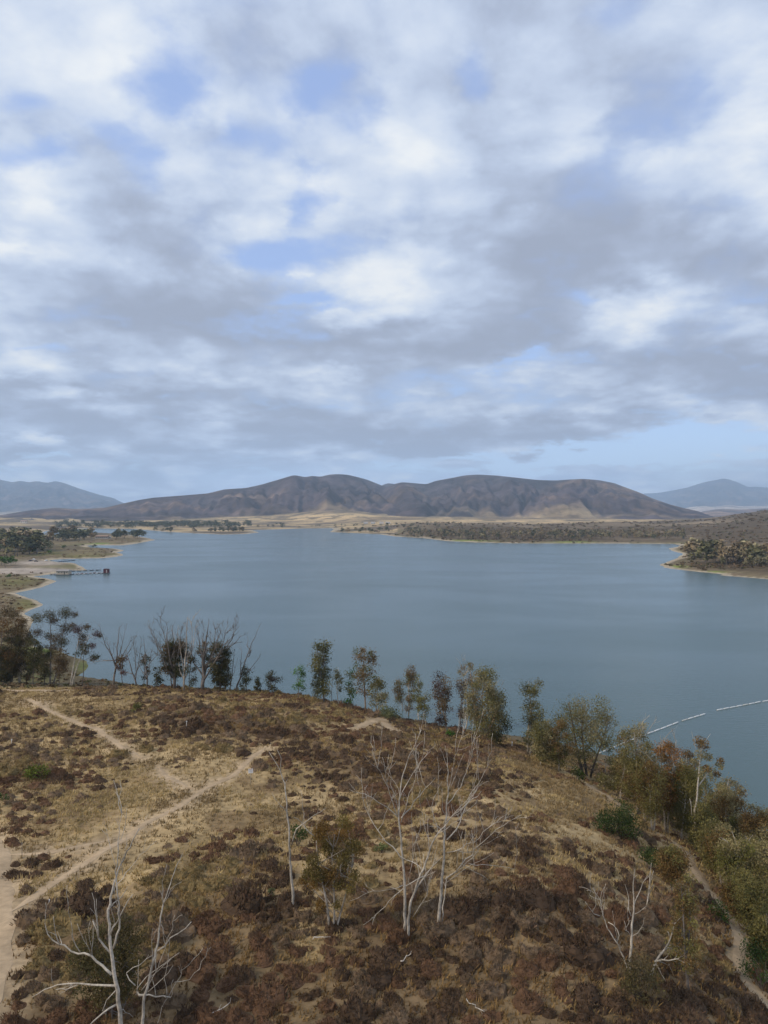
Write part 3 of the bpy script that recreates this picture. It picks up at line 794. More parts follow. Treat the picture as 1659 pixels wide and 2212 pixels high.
def dead_tree(label, foot, limbs, Y=None, color=DEADW, twigs=1.0, level=1, name='dead_tree', depth=.5, thick=.66, group='bare dead trees', rmin=.016, seed=1, shoots=0):
    """limbs: (picture points, radius at the start and at the end in metres); the first is the trunk. Limbs leave their parent in depth as well."""
    r = np.random.default_rng(seed * 977 + 13)
    b = hit(*foot) if Y is None else np.array([(foot[0] - CU) / FPX * Y, Y, float(hnear((foot[0] - CU) / FPX * Y, Y))])
    root = empty(name, b); tag(root, label, 'tree', group)
    Yb = b[1]; k = Yb / FPX
    done = []                                    # (u, v, depth offset)
    if shoots:
        pts = [(q, pp[-1]) for pp, a, c in limbs[1:] for q in np.array(pp, float)[1:] if q[1] < foot[1] - 90]
        for _ in range(shoots):
            q = pts[int(r.integers(len(pts)))][0]; ln = r.uniform(35, 105); le = r.normal() * .16
            limbs = limbs + [([tuple(q), (q[0] + le * ln * .6, q[1] - ln * .5), (q[0] + le * ln + r.normal() * 3, q[1] - ln)], .030, .014)]
    for i, (pp, r0, r1) in enumerate(limbs):
        pp = np.array(pp, float)
        # resample and roughen
        d = np.r_[0, np.cumsum(np.linalg.norm(np.diff(pp, axis=0), axis=1))]
        n = max(5, int(d[-1] / 14)); t = np.linspace(0, d[-1], n)
        q = np.c_[np.interp(t, d, pp[:, 0]), np.interp(t, d, pp[:, 1])]
        for _ in range(2): q[1:-1] = (q[:-2] + 2 * q[1:-1] + q[2:]) / 4
        q[1:-1] += r.normal(size=(n - 2, 2)) * (1.7 if i else .9)
        if done:
            D = np.array(done); j = np.argmin((D[:, 0] - q[0, 0]) ** 2 + (D[:, 1] - q[0, 1]) ** 2); y0 = D[j, 2]
        else: y0 = 0.0
        sl = r.choice([-1, 1]) * r.uniform(.35, 1.0) * depth if i else r.uniform(-.04, .04)
        dy = y0 + sl * t * k * (1 - .25 * t / d[-1])
        P = np.c_[(q[:, 0] - CU) / FPX * (Yb + dy), Yb + dy, CAMZ - (q[:, 1] - CV) / FPX * (Yb + dy)]
        if i == 0: P[0] = b + np.array([0, 0, -.35])
        done += [(a[0], a[1], c) for a, c in zip(q, dy)]
        R = np.maximum(np.linspace(r0, r1, n) * thick, .013)
        mb = MB(); tube(mb, P, R, 7 if r0 > .08 else 5, color)
        if twigs and i: grow(mb, P, R, level, .55 * twigs, color, .30, .5, rmin, r)
        elif twigs: grow(mb, P[n // 2:], R[n // 2:], 1, .30 * twigs, color, .30, .5, rmin, r)
        link('trunk' if i == 0 else 'branch', mb.data('limb', M_BARK, b, True), root)
    return root
def C1(pts): return [(x / 2.9416, 1758.5 + y / 2.9416) for x, y in pts]      # bottom left view
def C9(pts): return [(564 + x / 2.9416, 1559.4 + y / 2.9416) for x, y in pts]  # centre view
def C8(pts): return [(1227.6 + x / 3.846, 1791.6 + y / 3.846) for x, y in pts]  # bottom right view
def CR(pts): return [(x / 2.9416, 1260.8 + y / 2.9416) for x, y in pts]       # brow, left view

# ------------------------------------------------------------------ dead trees near the camera
dead_tree('tall forked dead tree in the bottom left corner, its foot below the picture', (268, 2330), [
    (C1([(790, 1640), (770, 1333), (745, 1100), (720, 980), (705, 860), (685, 640), (710, 500), (750, 350), (800, 250), (885, 90)]), .24, .035),
    (C1([(710, 1020), (580, 905), (480, 885), (380, 835), (295, 775), (285, 690)]), .12, .03),
    (C1([(380, 835), (345, 790), (340, 650)]), .05, .02),
    (C1([(510, 880), (450, 780), (450, 680)]), .05, .02),
    (C1([(700, 880), (625, 790), (590, 680)]), .10, .04),
    (C1([(625, 790), (622, 690), (585, 500)]), .07, .02),
    (C1([(700, 770), (760, 660), (845, 510)]), .08, .035),
    (C1([(720, 850), (765, 690), (740, 470), (745, 200), (775, 0)]), .09, .014),
    (C1([(720, 490), (780, 390), (870, 290), (995, 170)]), .04, .012),
    (C1([(735, 1090), (570, 1080), (490, 1078), (340, 1085), (200, 1165)]), .10, .03),
    (C1([(490, 1086), (400, 1120), (355, 1115)]), .05, .03),
    (C1([(740, 1210), (640, 1260), (560, 1340), (545, 1400)]), .09, .03),
    (C1([(735, 1120), (680, 1170), (650, 1250)]), .05, .02),
    (C1([(755, 1250), (800, 1250), (845, 1290)]), .04, .02),
], Y=41.5, twigs=.8, level=1, seed=3, depth=.45, rmin=.012, shoots=12)
dead_tree('slender dead tree with a broken white limb, second from the bottom left', (308, 2310), [
    (C1([(890, 1620), (905, 1333), (915, 1160), (960, 1000), (1000, 830), (1015, 680), (1035, 590), (1090, 420), (1130, 300), (1160, 250)]), .17, .02),
    (C1([(1000, 870), (1060, 820), (1130, 750), (1215, 685)]), .075, .035),
    (C1([(918, 1150), (850, 1130), (835, 1125), (865, 1150), (990, 1155), (1085, 1165)]), .09, .05),
    (C1([(860, 1090), (765, 1020), (860, 980), (975, 895)]), .05, .02),
    (C1([(870, 1110), (930, 1030), (1040, 960), (1140, 880)]), .04, .015),
    (C1([(900, 1120), (960, 1030), (1090, 920)]), .04, .015),
    (C1([(930, 1110), (990, 1000), (1060, 830), (1110, 640)]), .04, .012),
    (C1([(940, 1130), (1040, 1060), (1100, 960)]), .035, .012),
    (C1([(1040, 590), (1025, 440), (1060, 320)]), .035, .012),
    (C1([(1045, 560), (1090, 470), (1155, 430)]), .035, .015),
    (C1([(1000, 1330), (1060, 1150), (1180, 980), (1290, 850)]), .03, .010),
    (C1([(1110, 1068), (1190, 1068), (1270, 990), (1320, 850)]), .03, .010),
], Y=42.5, twigs=.8, level=1, seed=4, depth=.45, rmin=.012, shoots=8)
dead_tree('single thin bare trunk with one bent arm, left of the rust-leaved tree', (633.7, 1964), [
    (C9([(205, 1190), (190, 950), (180, 800), (170, 600), (150, 400), (125, 310), (70, 215), (50, 190)]), .19, .03),
    (C9([(125, 310), (125, 230), (100, 175)]), .05, .02),
    (C9([(195, 780), (235, 660), (300, 615), (415, 545)]), .09, .03),
    (C9([(265, 640), (258, 540), (250, 430)]), .04, .015),
    (C9([(168, 580), (120, 520), (70, 450)]), .04, .015),
], twigs=.6, level=1, seed=5, rmin=.015)
dead_tree('pale twin-stemmed dead tree at the centre of the slope', (875, 2032), [
    (C9([(912, 1400), (910, 1000), (900, 870), (885, 680), (868, 600), (880, 480), (885, 400), (925, 260), (970, 150), (1018, 50)]), .20, .02),
    (C9([(920, 1392), (965, 1100), (1020, 960), (1090, 770), (1160, 650), (1300, 530), (1350, 480)]), .17, .03),
    (C9([(868, 605), (800, 530), (650, 455), (560, 430)]), .06, .015),
    (C9([(865, 600), (800, 400), (740, 300), (708, 190)]), .06, .015),
    (C9([(870, 590), (850, 470), (815, 330), (800, 240), (812, 205)]), .05, .012),
    (C9([(890, 610), (970, 520), (1050, 420), (1108, 355)]), .065, .02),
    (C9([(880, 500), (910, 400), (990, 290), (1080, 182)]), .05, .012),
    (C9([(890, 640), (935, 480), (980, 330), (1035, 190)]), .05, .012),
    (C9([(890, 870), (740, 690), (665, 560), (645, 420), (640, 290)]), .07, .012),
    (C9([(1030, 960), (960, 870), (880, 850)]), .05, .03),
    (C9([(1030, 980), (900, 1050), (780, 1180), (650, 1290)]), .06, .012),
    (C9([(900, 1040), (800, 1070), (680, 1080), (560, 1140)]), .035, .010),
    (C9([(965, 1240), (1060, 1100), (1090, 950)]), .05, .012),
    (C9([(1090, 770), (1040, 700), (1020, 560)]), .04, .012),
    (C9([(1165, 645), (1250, 560), (1380, 470)]), .05, .015),
    (C9([(945, 960), (985, 800), (1010, 620)]), .04, .012),
], twigs=1.3, level=1, seed=6, rmin=.014, shoots=20)
dead_tree('wide-spreading bare tree just right of the twin-stemmed dead tree', (948, 1998), [
    (C9([(1128, 1295), (1145, 1050), (1160, 900), (1165, 700), (1185, 450), (1190, 280), (1170, 150)]), .21, .02),
    (C9([(1150, 1270), (1165, 1050), (1180, 980)]), .08, .05),
    (C9([(1180, 750), (1240, 700), (1300, 530), (1390, 400), (1440, 280)]), .08, .015),
    (C9([(1170, 1000), (1240, 950), (1340, 830), (1500, 670), (1659, 590)]), .09, .015),
    (C9([(1270, 900), (1350, 950), (1450, 1010)]), .04, .015),
    (C9([(1250, 815), (1310, 830), (1380, 828)]), .04, .02),
    (C9([(1180, 830), (1260, 815), (1340, 780), (1420, 700), (1590, 555)]), .05, .012),
    (C9([(1320, 900), (1380, 912), (1510, 908), (1610, 935)]), .04, .012),
    (C9([(1188, 470), (1215, 330), (1235, 190), (1280, 80)]), .05, .012),
    (C9([(1185, 520), (1260, 430), (1310, 300), (1335, 180)]), .055, .012),
    (C9([(1310, 300), (1345, 230), (1362, 130)]), .03, .012),
    (C9([(1175, 600), (1130, 500), (1150, 420)]), .04, .012),
    (C9([(1170, 720), (1100, 640), (1050, 480)]), .045, .012),
    (C9([(1240, 960), (1330, 880), (1400, 780), (1530, 720)]), .05, .012),
    (C9([(1180, 1020), (1280, 940), (1480, 830)]), .04, .010),
    (C9([(1290, 540), (1330, 500), (1400, 440)]), .04, .012),
    (C9([(1200, 430), (1260, 290), (1290, 200)]), .035, .010),
], twigs=1.3, level=1, seed=7, rmin=.014, shoots=20)
dead_tree('gnarled dead tree with crooked white twigs, low at the right', (1363, 2137), [
    (C8([(520, 1340), (515, 1100), (520, 900), (530, 740), (550, 620), (545, 500), (530, 450), (550, 330)]), .20, .03),
    (C8([(540, 640), (570, 540), (630, 460), (660, 380)]), .07, .02),
    (C8([(522, 720), (505, 600), (500, 500), (470, 455)]), .06, .02),
    (C8([(515, 880), (480, 820), (465, 760)]), .04, .015),
    (C8([(525, 890), (600, 850), (640, 810), (630, 730)]), .05, .015),
    (C8([(545, 705), (600, 680), (650, 640)]), .05, .015),
    (C8([(500, 1180), (450, 1050), (410, 930), (350, 850), (290, 750), (265, 700), (265, 600), (200, 490)]), .10, .02),
    (C8([(330, 770), (390, 790), (420, 830), (410, 930)]), .05, .03),
    (C8([(265, 620), (275, 520), (300, 480)]), .04, .015),
    (C8([(265, 720), (200, 690), (140, 600)]), .05, .015),
    (C8([(280, 600), (230, 570), (175, 545)]), .03, .012),
], twigs=1.3, level=1, seed=8, rmin=.016, Y=53.5, shoots=8)
dead_tree('leaning dead trunk with long drooping limbs, right of the gnarled one', (1405, 2135), [
    (C8([(675, 1330), (690, 1170), (720, 1100), (760, 1040), (830, 960), (870, 880), (860, 780), (890, 770), (960, 710)]), .17, .025),
    (C8([(715, 1100), (780, 1075), (860, 1075), (960, 1090), (1040, 1130), (1120, 1195)]), .10, .02),
    (C8([(760, 1030), (820, 970), (880, 990), (905, 1025)]), .06, .02),
    (C8([(720, 1110), (760, 1170), (800, 1230), (815, 1310)]), .06, .02),
    (C8([(860, 780), (900, 790), (945, 750)]), .05, .02),
    (C8([(910, 1075), (970, 1040)]), .05, .02),
    (C8([(860, 880), (820, 850)]), .04, .02),
    (C8([(740, 1090), (820, 1100), (900, 1170), (880, 1230)]), .05, .015),
    (C8([(830, 965), (900, 950), (960, 985)]), .04, .015),
], twigs=1.2, level=1, seed=9, rmin=.016, Y=54.5)
# ------------------------------------------------------------------ dead trees on the brow
def auto_dead(label, foot, tips, seed, r0=.2, twigs=.6, color=BARK_GREY, fork=.35, Y=None, level=1):
    r = np.random.default_rng(seed)
    limbs = []
    t0 = tips[0]; f = np.array(foot, float)
    limbs.append(([tuple(f), tuple(f + (np.array(t0) - f) * .5 + np.array([r.normal() * 2, 0])), t0], r0, .03))
    for tp in tips[1:]:
        s = f + (np.array(t0) - f) * (fork * r.uniform(.4, 1.2))
        m = s + (np.array(tp) - s) * .5 + np.array([(tp[0] - s[0]) * .16, 0])
        limbs.append(([tuple(s), tuple(m), tp], r0 * .5, .022))
    return dead_tree(label, foot, limbs, Y=Y, color=color, twigs=twigs * 1.4, level=level, seed=seed, group='bare trees on the brow of the hill', rmin=.032, thick=1.0)
auto_dead('bare grey tree fanning out, first dead one right of the red-leaved tree', (245, 1478), [(258, 1352), (214, 1345), (230, 1385), (271, 1358), (285, 1372), (200, 1430), (292, 1380)], 21, .24, 1.0)
auto_dead('thin bare tree leaning left beside two small leafy saplings on the brow', (297, 1484), [(272, 1400), (306, 1378), (290, 1372), (255, 1450), (318, 1400)], 22, .18, .9)
auto_dead('short bare tree with upright forks on the brow of the hill', (317, 1486), [(310, 1380), (341, 1392), (328, 1400), (298, 1430)], 23, .18, .9)
auto_dead('big bare tree reaching far left above dark foliage on the brow', (377, 1489), [(372, 1350), (347, 1329), (318, 1345), (330, 1360), (358, 1340), (392, 1352), (400, 1375), (352, 1420)], 24, .34, 1.2)
auto_dead('straight pale bare trunk between the two big bare trees', (397, 1492), [(405, 1332), (418, 1330), (385, 1350), (425, 1345), (375, 1365)], 25, .22, .9, BARK_PALE)
auto_dead('big double-trunked bare tree with a broad arching crown', (438, 1494), [(452, 1338), (470, 1345), (495, 1348), (518, 1352), (520, 1372), (425, 1350), (510, 1385), (440, 1345), (480, 1360), (402, 1385)], 26, .40, 1.3)
auto_dead('thin bare pole-like tree right of the dark leafy crown', (494.6, 1496), [(506, 1402), (488, 1420), (515, 1420)], 27, .12, .8)
auto_dead('rightmost bare tree on the brow, bending out over the lake', (508, 1496), [(557, 1359), (535, 1375), (545, 1395), (562, 1420), (520, 1395), (550, 1450)], 28, .20, .9, fork=.55)
auto_dead('slim leafless saplings just right of the tall dark eucalyptus', (716, 1519), [(719, 1465), (711, 1480)], 29, .07, .4, level=0)
# ------------------------------------------------------------------ leafy trees on the brow, from left to right
LT = live_tree
LT('dense rust-brown tree at the far left edge of the brow', (3, 1466), 1306, -40, 62, 1440, (.12, .082, .036), BARK_GREY, second=(.18, .095, .035), stems=3, dens=1.1,
   clumps=[(8, 1322, 16), (28, 1330, 15), (-10, 1335, 18), (45, 1345, 13), (14, 1350, 18), (35, 1365, 16), (55, 1362, 9), (-5, 1368, 18), (20, 1385, 17), (48, 1392, 13), (5, 1405, 17), (32, 1412, 15), (-18, 1400, 16), (15, 1435, 14), (60, 1340, 8), (52, 1420, 10), (36, 1318, 8)])
LT('pale-trunked olive tree, second from the left edge', (42, 1466), 1345, 18, 72, 1440, (.115, .098, .040), BARK_PALE, 'oval', second=(.125, .085, .040), stems=2)
LT('tall tree with rounded umbrella clumps of leaves, left of the red-leaved tree', (110, 1470), 1312, 78, 165, 1440, (.115, .098, .040), BARK_GREY, second=(.125, .085, .040), stems=2, dens=1.7,
   clumps=[(88, 1333, 13), (104, 1330, 14), (137, 1325, 16), (155, 1330, 8), (118, 1340, 10), (138, 1360, 15), (130, 1378, 16), (145, 1385, 12), (85, 1365, 11), (100, 1375, 10), (74, 1378, 12), (120, 1400, 12), (92, 1400, 9)])
LT('white-stemmed tree with dark red leaf clumps and an open crown', (153, 1481), 1346, 150, 222, 1440, G_RED, BARK_WHITE, second=(.125, .085, .040), stems=2, dens=1.7,
   clumps=[(167, 1360, 12), (194, 1352, 9), (180, 1376, 12), (210, 1369, 9), (172, 1395, 10), (195, 1397, 9), (160, 1350, 7), (186, 1408, 8), (206, 1420, 9), (218, 1372, 6)])
LT('dark crooked tree with sparse clumps at the waterside', (175, 1480), 1390, 165, 205, 1450, (.070, .068, .030), BARK_DARK, clumps=[(178, 1402, 9), (190, 1396, 8), (170, 1412, 8), (203, 1418, 8), (214, 1417, 6)])
LT('short olive tree among trunks left of the tall umbrella tree', (72, 1468), 1372, 56, 92, 1445, (.070, .068, .030), BARK_DARK, 'oval', second=(.115, .098, .040))
LT('brown-leaved tree standing behind the white-stemmed tree', (128, 1472), 1400, 112, 150, 1455, (.125, .085, .040), BARK_DARK, 'oval')
LT('dark slim tree between the leftmost tree and the pale-trunked one', (24, 1466), 1352, 6, 46, 1450, (.070, .068, .030), BARK_DARK, 'oval', second=(.125, .085, .040), stems=2)
LT('low dark tree under the rust-brown tree at the left edge', (14, 1474), 1400, -14, 40, 1470, (.070, .068, .030), BARK_DARK, 'round', second=(.115, .098, .040), dens=1.9)
LT('leafy olive tree filling the space below the umbrella crowns', (96, 1471), 1392, 76, 118, 1462, (.115, .098, .040), BARK_DARK, 'oval', second=(.070, .068, .030))
LT('brown tree low behind the second tree from the left edge', (56, 1470), 1408, 40, 80, 1466, (.125, .085, .040), BARK_DARK, 'round', second=(.070, .068, .030))
LT('small reddish sapling between the first two bare trees', (267, 1480), 1402, 252, 280, 1458, (.125, .085, .040), BARK_GREY, 'oval', second=G_RED, dens=.8)
LT('small dark sapling beside the short bare tree', (309, 1484), 1408, 299, 324, 1466, (.070, .068, .030), BARK_GREY, 'oval', second=(.125, .085, .040))
LT('knee-high looking little dark tree below the big left bare tree', (337, 1487), 1434, 329, 354, 1478, (.070, .068, .030), BARK_GREY, 'oval')
LT('dark brown-green crown wrapped round the big left bare tree', (374, 1488), 1376, 349, 407, 1455, (.070, .068, .030), BARK_DARK, 'oval', second=(.125, .085, .040), stems=2, dens=1.9)
LT('thin leafy tree in front of the straight pale trunk', (411, 1492), 1412, 397, 427, 1480, (.125, .085, .040), BARK_GREY, 'oval', second=(.070, .068, .030))
LT('leafy top growing through the double-trunked bare tree', (434, 1493), 1376, 424, 456, 1425, (.125, .085, .040), BARK_DARK, 'oval', second=(.115, .098, .040))
LT('black-green full crown right of the double-trunked bare tree', (476, 1496), 1382, 454, 501, 1488, (.070, .068, .030), BARK_DARK, 'oval', second=(.115, .098, .040), stems=2, dens=2.0)
LT('small dark cone-shaped tree under the rightmost bare tree', (532, 1497), 1434, 516, 545, 1492, (.070, .068, .030), BARK_GREY, 'cone')
LT('tiny dark sapling between two cone-shaped trees', (556, 1499), 1455, 547, 566, 1494, (.070, .068, .030), BARK_GREY, 'cone')
LT('dark twin tree standing alone left of the bright green sapling', (590, 1501), 1446, 573, 609, 1490, (.070, .068, .030), BARK_GREY, 'round', second=(.06, .05, .04), stems=2)
LT('bright green slender sapling, leftmost of the two fresh green ones', (644, 1508), 1433, 629, 661, 1502, G_LIME, BARK_GREY, 'oval', dens=.8, droop=.3, name='green_sapling')
LT('tall narrow dark eucalyptus, tallest right of the bare trees', (700, 1519), 1382, 671, 716, 1508, G_DARK, BARK_GREY, 'column', second=G_OLIVE, stems=2, nclump=22, dens=1.1)
LT('thin white-stemmed tree with a small tuft of leaves on top', (732, 1523), 1436, 718, 744, 1482, G_OLIVE, BARK_WHITE, 'oval', nclump=7, dens=.8)
LT('fresh yellow-green sapling left of the tall brown-topped tree', (759, 1531), 1444, 740, 774, 1520, G_LIME, BARK_GREY, 'cone', second=G_YEL, dens=.9, droop=.3, name='green_sapling')
LT('tall brown-topped eucalyptus with an open branching crown', (790, 1540), 1390, 757, 818, 1485, G_BROWN, (.24, .17, .11), 'round', second=G_YEL, nclump=19, dens=.8)
LT('bushy grey-green tree at the foot of the tall brown-topped one', (814, 1546), 1461, 795, 840, 1532, G_OLIVE, BARK_PALE, 'oval', second=G_GREY, dens=1.1)
LT('small tree with a drooping brown tuft right of the pale willow bush', (870, 1541), 1466, 847, 877, 1510, G_BROWN, BARK_PALE, 'top', second=G_OLIVE, dens=.8)
LT('slender upright olive tree above the willow bush', (882, 1552), 1436, 871, 902, 1525, G_OLIVE, BARK_PALE, 'column', second=G_BROWN, dens=.8)
LT('thin light-leaved tree between the olive and yellow-green trees', (905, 1560), 1456, 891, 916, 1530, G_YEL, BARK_WHITE, 'oval', second=G_OLIVE, dens=.75)
LT('yellow-green low-crowned tree on the slope', (921, 1577), 1496, 899, 936, 1548, G_YEL, BARK_PALE, 'oval', second=G_OLIVE)
LT('purplish-brown open tree left of the big grey-green tree', (967, 1583), 1449, 925, 980, 1560, G_BROWN, BARK_PALE, 'top', second=(.10, .07, .06), stems=2, dens=.9)
LT('narrow dim brown tree squeezed behind the purplish one', (992, 1583), 1469, 980, 1008, 1570, (.10, .075, .055), BARK_GREY, 'column', dens=.8)
LT('tall thin grey-leaved tree behind the left side of the big grey-green tree', (1004, 1580), 1425, 987, 1024, 1545, G_GREY, BARK_WHITE, 'column', second=G_BROWN, dens=.7, dead_tips=4)
LT('big wide grey-green eucalyptus with an orange-brown foot', (1037, 1608), 1439, 1004, 1090, 1592, G_GREY, (.30, .19, .11), 'round', second=G_OLIVE, stems=3, nclump=28, dens=1.3, dead_tips=10)
LT('low dark tree at the right foot of the big grey-green eucalyptus', (1070, 1612), 1530, 1050, 1102, 1606, G_OLIVE, BARK_GREY, 'round', second=G_DARK, dens=1.1)
LT('slim leaning tree standing alone over the lake, right of the wide gap', (1142, 1632), 1457, 1124, 1178, 1600, G_OLIVE, BARK_PALE, 'column', second=G_DARK, stems=2, nclump=20, dens=.9)
LT('short pale-stemmed tree right of the slim leaning one', (1166, 1652), 1545, 1148, 1206, 1640, G_GREY, BARK_WHITE, 'oval', second=G_OLIVE, dens=1.5, nclump=14)
LT('rust-tinged low tree left of the big round-crowned tree', (1207, 1667), 1545, 1180, 1240, 1660, G_OLIVE, BARK_PALE, 'oval', second=G_BROWN, dens=1.6, nclump=16)
LT('big round-crowned tree with branching limbs, largest on the brow', (1268, 1676), 1495, 1200, 1332, 1632, G_GREY, BARK_DARK, 'round', second=G_OLIVE, stems=3, nclump=20, dens=.7, trunk_r=.30)
LT('small dark tree where the floating boom meets the shore', (1307, 1672), 1593, 1296, 1328, 1650, G_DARK, BARK_GREY, 'oval', second=G_OLIVE)
RG = 'trees on the slope down to the right shore'
LT('tall thin tree in front of the floating boom, left of the mixed grove', (1340, 1730), 1590, 1328, 1366, 1705, G_OLIVE, BARK_PALE, 'column', second=G_BROWN, dens=.8, dead_tips=4, group=RG)
LT('grey-green tree whose top touches the floating boom', (1380, 1760), 1568, 1340, 1414, 1715, G_OLIVE, BARK_PALE, 'oval', second=G_GREY, stems=2, nclump=22, dead_tips=4, group=RG)
LT('bushy olive tree low in the grove beside the trail', (1412, 1795), 1650, 1372, 1436, 1760, G_OLIVE, BARK_WHITE, 'oval', second=G_BROWN, stems=2, nclump=20, group=RG)
LT('rust-topped tree in the middle of the right grove', (1440, 1800), 1592, 1410, 1478, 1745, G_BROWN, BARK_PALE, 'top', second=G_RUST, stems=2, nclump=22, dead_tips=5, group=RG)
LT('dense green tree left of the tall white forked trunk', (1470, 1815), 1660, 1448, 1512, 1790, G_OLIVE, BARK_WHITE, 'oval', second=G_YEL, nclump=22, dens=1.1, group=RG)
LT('olive tree behind the tall white forked trunk', (1530, 1800), 1655, 1500, 1545, 1790, G_OLIVE, BARK_PALE, 'oval', second=G_GREY, group=RG)
# the tall white forked trunk
wt_ = dead_tree('tall white forked trunk with a thin grey-brown crown, in the right grove', (1503, 1812), [
    ([(1503, 1815), (1500, 1760), (1508, 1692), (1512, 1650), (1514, 1620), (1517, 1595)], .26, .05),
    ([(1508, 1698), (1525, 1670), (1548, 1655), (1556, 1636)], .13, .03),
    ([(1503, 1790), (1494, 1755), (1490, 1725)], .10, .04),
    ([(1512, 1640), (1500, 1610), (1494, 1580)], .05, .02),
    ([(1513, 1625), (1526, 1600), (1535, 1585)], .05, .02)], color=BARK_WHITE, twigs=.7, seed=31, name='eucalyptus_tree', group=RG, Y=95)
_b = np.array(wt_.location); _k = _b[1] / FPX
ml = MB(); r_ = np.random.default_rng(5)
for (u, v, ru) in [(1508, 1600, 13), (1522, 1612, 13), (1512, 1630, 12), (1530, 1635, 10), (1500, 1645, 9), (1552, 1640, 9), (1556, 1655, 9), (1545, 1668, 8), (1520, 1655, 9), (1508, 1668, 8)]:
    c = np.array([(u - CU) * _k, _b[1] + r_.normal() * .6, CAMZ - (v - CV) * _k]); rc = ru * _k; n = int(rc * rc * 300) + 30
    cc = np.array(G_GREY if r_.random() < .6 else G_BROWN) * (.9 + .4 * r_.random()) * (1 + .5 * (r_.random((n, 1)) - .5)) * np.ones((n, 3))
    V, Q, CC = leaf_quads(clump_points(c, (rc * 1.1, rc * 1.1, rc), n, r_), .28, .45, .5, cc, r_); ml.add(V, Q, c=CC)
link('crown', ml.data('crown', M_LEAF, _b), wt_)
LT('feathery tan-green tree at the water on the right edge of the grove', (1580, 1850), 1680, 1543, 1606, 1800, G_GREY, BARK_PALE, 'oval', second=G_BROWN, nclump=22, group=RG, lsize=.26)
LT('brownish full-crowned tree cut by the right edge, below the open water', (1640, 1900), 1735, 1596, 1680, 1850, G_GREY, BARK_PALE, 'round', second=G_BROWN, nclump=24, dens=1.2, group=RG, lsize=.26)
LT('olive tree under the white forked trunk, beside the trail', (1545, 1890), 1775, 1505, 1590, 1870, G_OLIVE, BARK_PALE, 'oval', second=G_GREY, nclump=22, dens=1.1, group=RG, lsize=.26)
LT('tan-leaved tree with thin white branches, right of the trail', (1590, 1960), 1805, 1548, 1640, 1915, G_GREY, BARK_WHITE, 'round', second=G_YEL, nclump=24, dens=1.1, group=RG, lsize=.24, dead_tips=4)
LT('dense olive tree at the right edge, halfway down', (1665, 2000), 1820, 1612, 1715, 1960, G_OLIVE, BARK_PALE, 'round', second=G_GREY, nclump=24, dens=1.2, group=RG, lsize=.24)
LT('dark olive tree low on the right edge, above the thicket', (1640, 2080), 1900, 1592, 1700, 2030, G_OLIVE, BARK_GREY, 'round', second=G_DARK, nclump=24, dens=1.2, group=RG, lsize=.22)
LT('small brown-tipped tree left of the narrow trail', (1452, 1930), 1826, 1418, 1490, 1905, G_OLIVE, BARK_GREY, 'round', second=G_BROWN, nclump=22, dens=1.2, group=RG, lsize=.22)
LT('slim-stemmed olive tree rising from low ground beside the trail', (1490, 2148), 1880, 1438, 1520, 2095, G_OLIVE, BARK_GREY, 'cone', second=G_BROWN, stems=2, nclump=24, dens=.65, group=RG, lsize=.20)

for (bu, bv, tv, a, b2, vb, lf, sec, lb) in [
    (1395, 1775, 1640, 1350, 1425, 1745, G_OLIVE, G_BROWN, 'low brownish tree between the boom tree and the trail'),
    (1490, 1770, 1625, 1465, 1512, 1740, G_BROWN, G_GREY, 'brown tree just left of the white forked crown'),
    (1560, 1825, 1700, 1525, 1590, 1795, G_OLIVE, G_GREY, 'olive tree right of the white forked trunk, against the water'),
    (1610, 1880, 1760, 1575, 1640, 1850, G_GREY, G_YEL, 'tan feathery tree before the brownish right-edge tree'),
    (1520, 1850, 1745, 1490, 1548, 1835, G_OLIVE, G_DARK, 'dark low tree at the foot of the white forked trunk'),
    (1560, 1915, 1800, 1520, 1600, 1895, G_OLIVE, G_BROWN, 'brown-flecked tree beside the upper bend of the trail'),
    (1640, 1955, 1815, 1600, 1690, 1930, G_GREY, G_OLIVE, 'full tan-green tree at the right edge, above the dark thicket'),
    (1610, 2010, 1880, 1560, 1650, 1985, G_OLIVE, G_BROWN, 'olive tree overhanging the hidden part of the trail'),
    (1655, 2130, 1960, 1615, 1710, 2090, G_DARK, G_OLIVE, 'darkest tree on the right edge, behind the green thicket'),
    (1345, 1715, 1640, 1322, 1372, 1700, G_OLIVE, G_GREY, 'small olive tree at the left end of the right grove'),
    (1440, 1775, 1680, 1415, 1465, 1760, G_DARK, G_OLIVE, 'dark small tree under the rust-topped one')]:
    LT(lb, (bu, bv), tv, a, b2, vb, lf, BARK_PALE, 'round', second=sec, nclump=20, dens=1.2, group=RG, lsize=.25, stems=2)
# trees among the dead ones in front
FG = 'leafy trees in the foreground'
LT('rust-leaved eucalyptus with bare tips in the centre foreground', (719, 2008), 1752, 660, 788, 1960, (.19, .145, .048), BARK_PALE, second=(.24, .145, .046), stems=3, dens=3.4, dead_tips=7, group=FG, lsize=.19,
   clumps=[(702, 1775, 16), (693, 1792, 18), (743, 1765, 16), (750, 1782, 18), (734, 1812, 18), (762, 1815, 19), (685, 1815, 16), (702, 1825, 19), (679, 1850, 18), (716, 1845, 19), (743, 1840, 19), (774, 1845, 14), (688, 1880, 19),
           (665, 1885, 14), (716, 1880, 19), (743, 1875, 20), (766, 1885, 16), (702, 1905, 15), (734, 1905, 15), (676, 1910, 13), (693, 1955, 14), (656, 1905, 10), (757, 1905, 13), (728, 1950, 10)])
LT('broad dark olive tree behind the bottom left dead trees', (245, 2200), 1995, 145, 325, 2165, (.105, .088, .036), BARK_GREY, 'round', second=(.13, .10, .042), stems=3, nclump=24, dens=1.2, group=FG, lsize=.18)
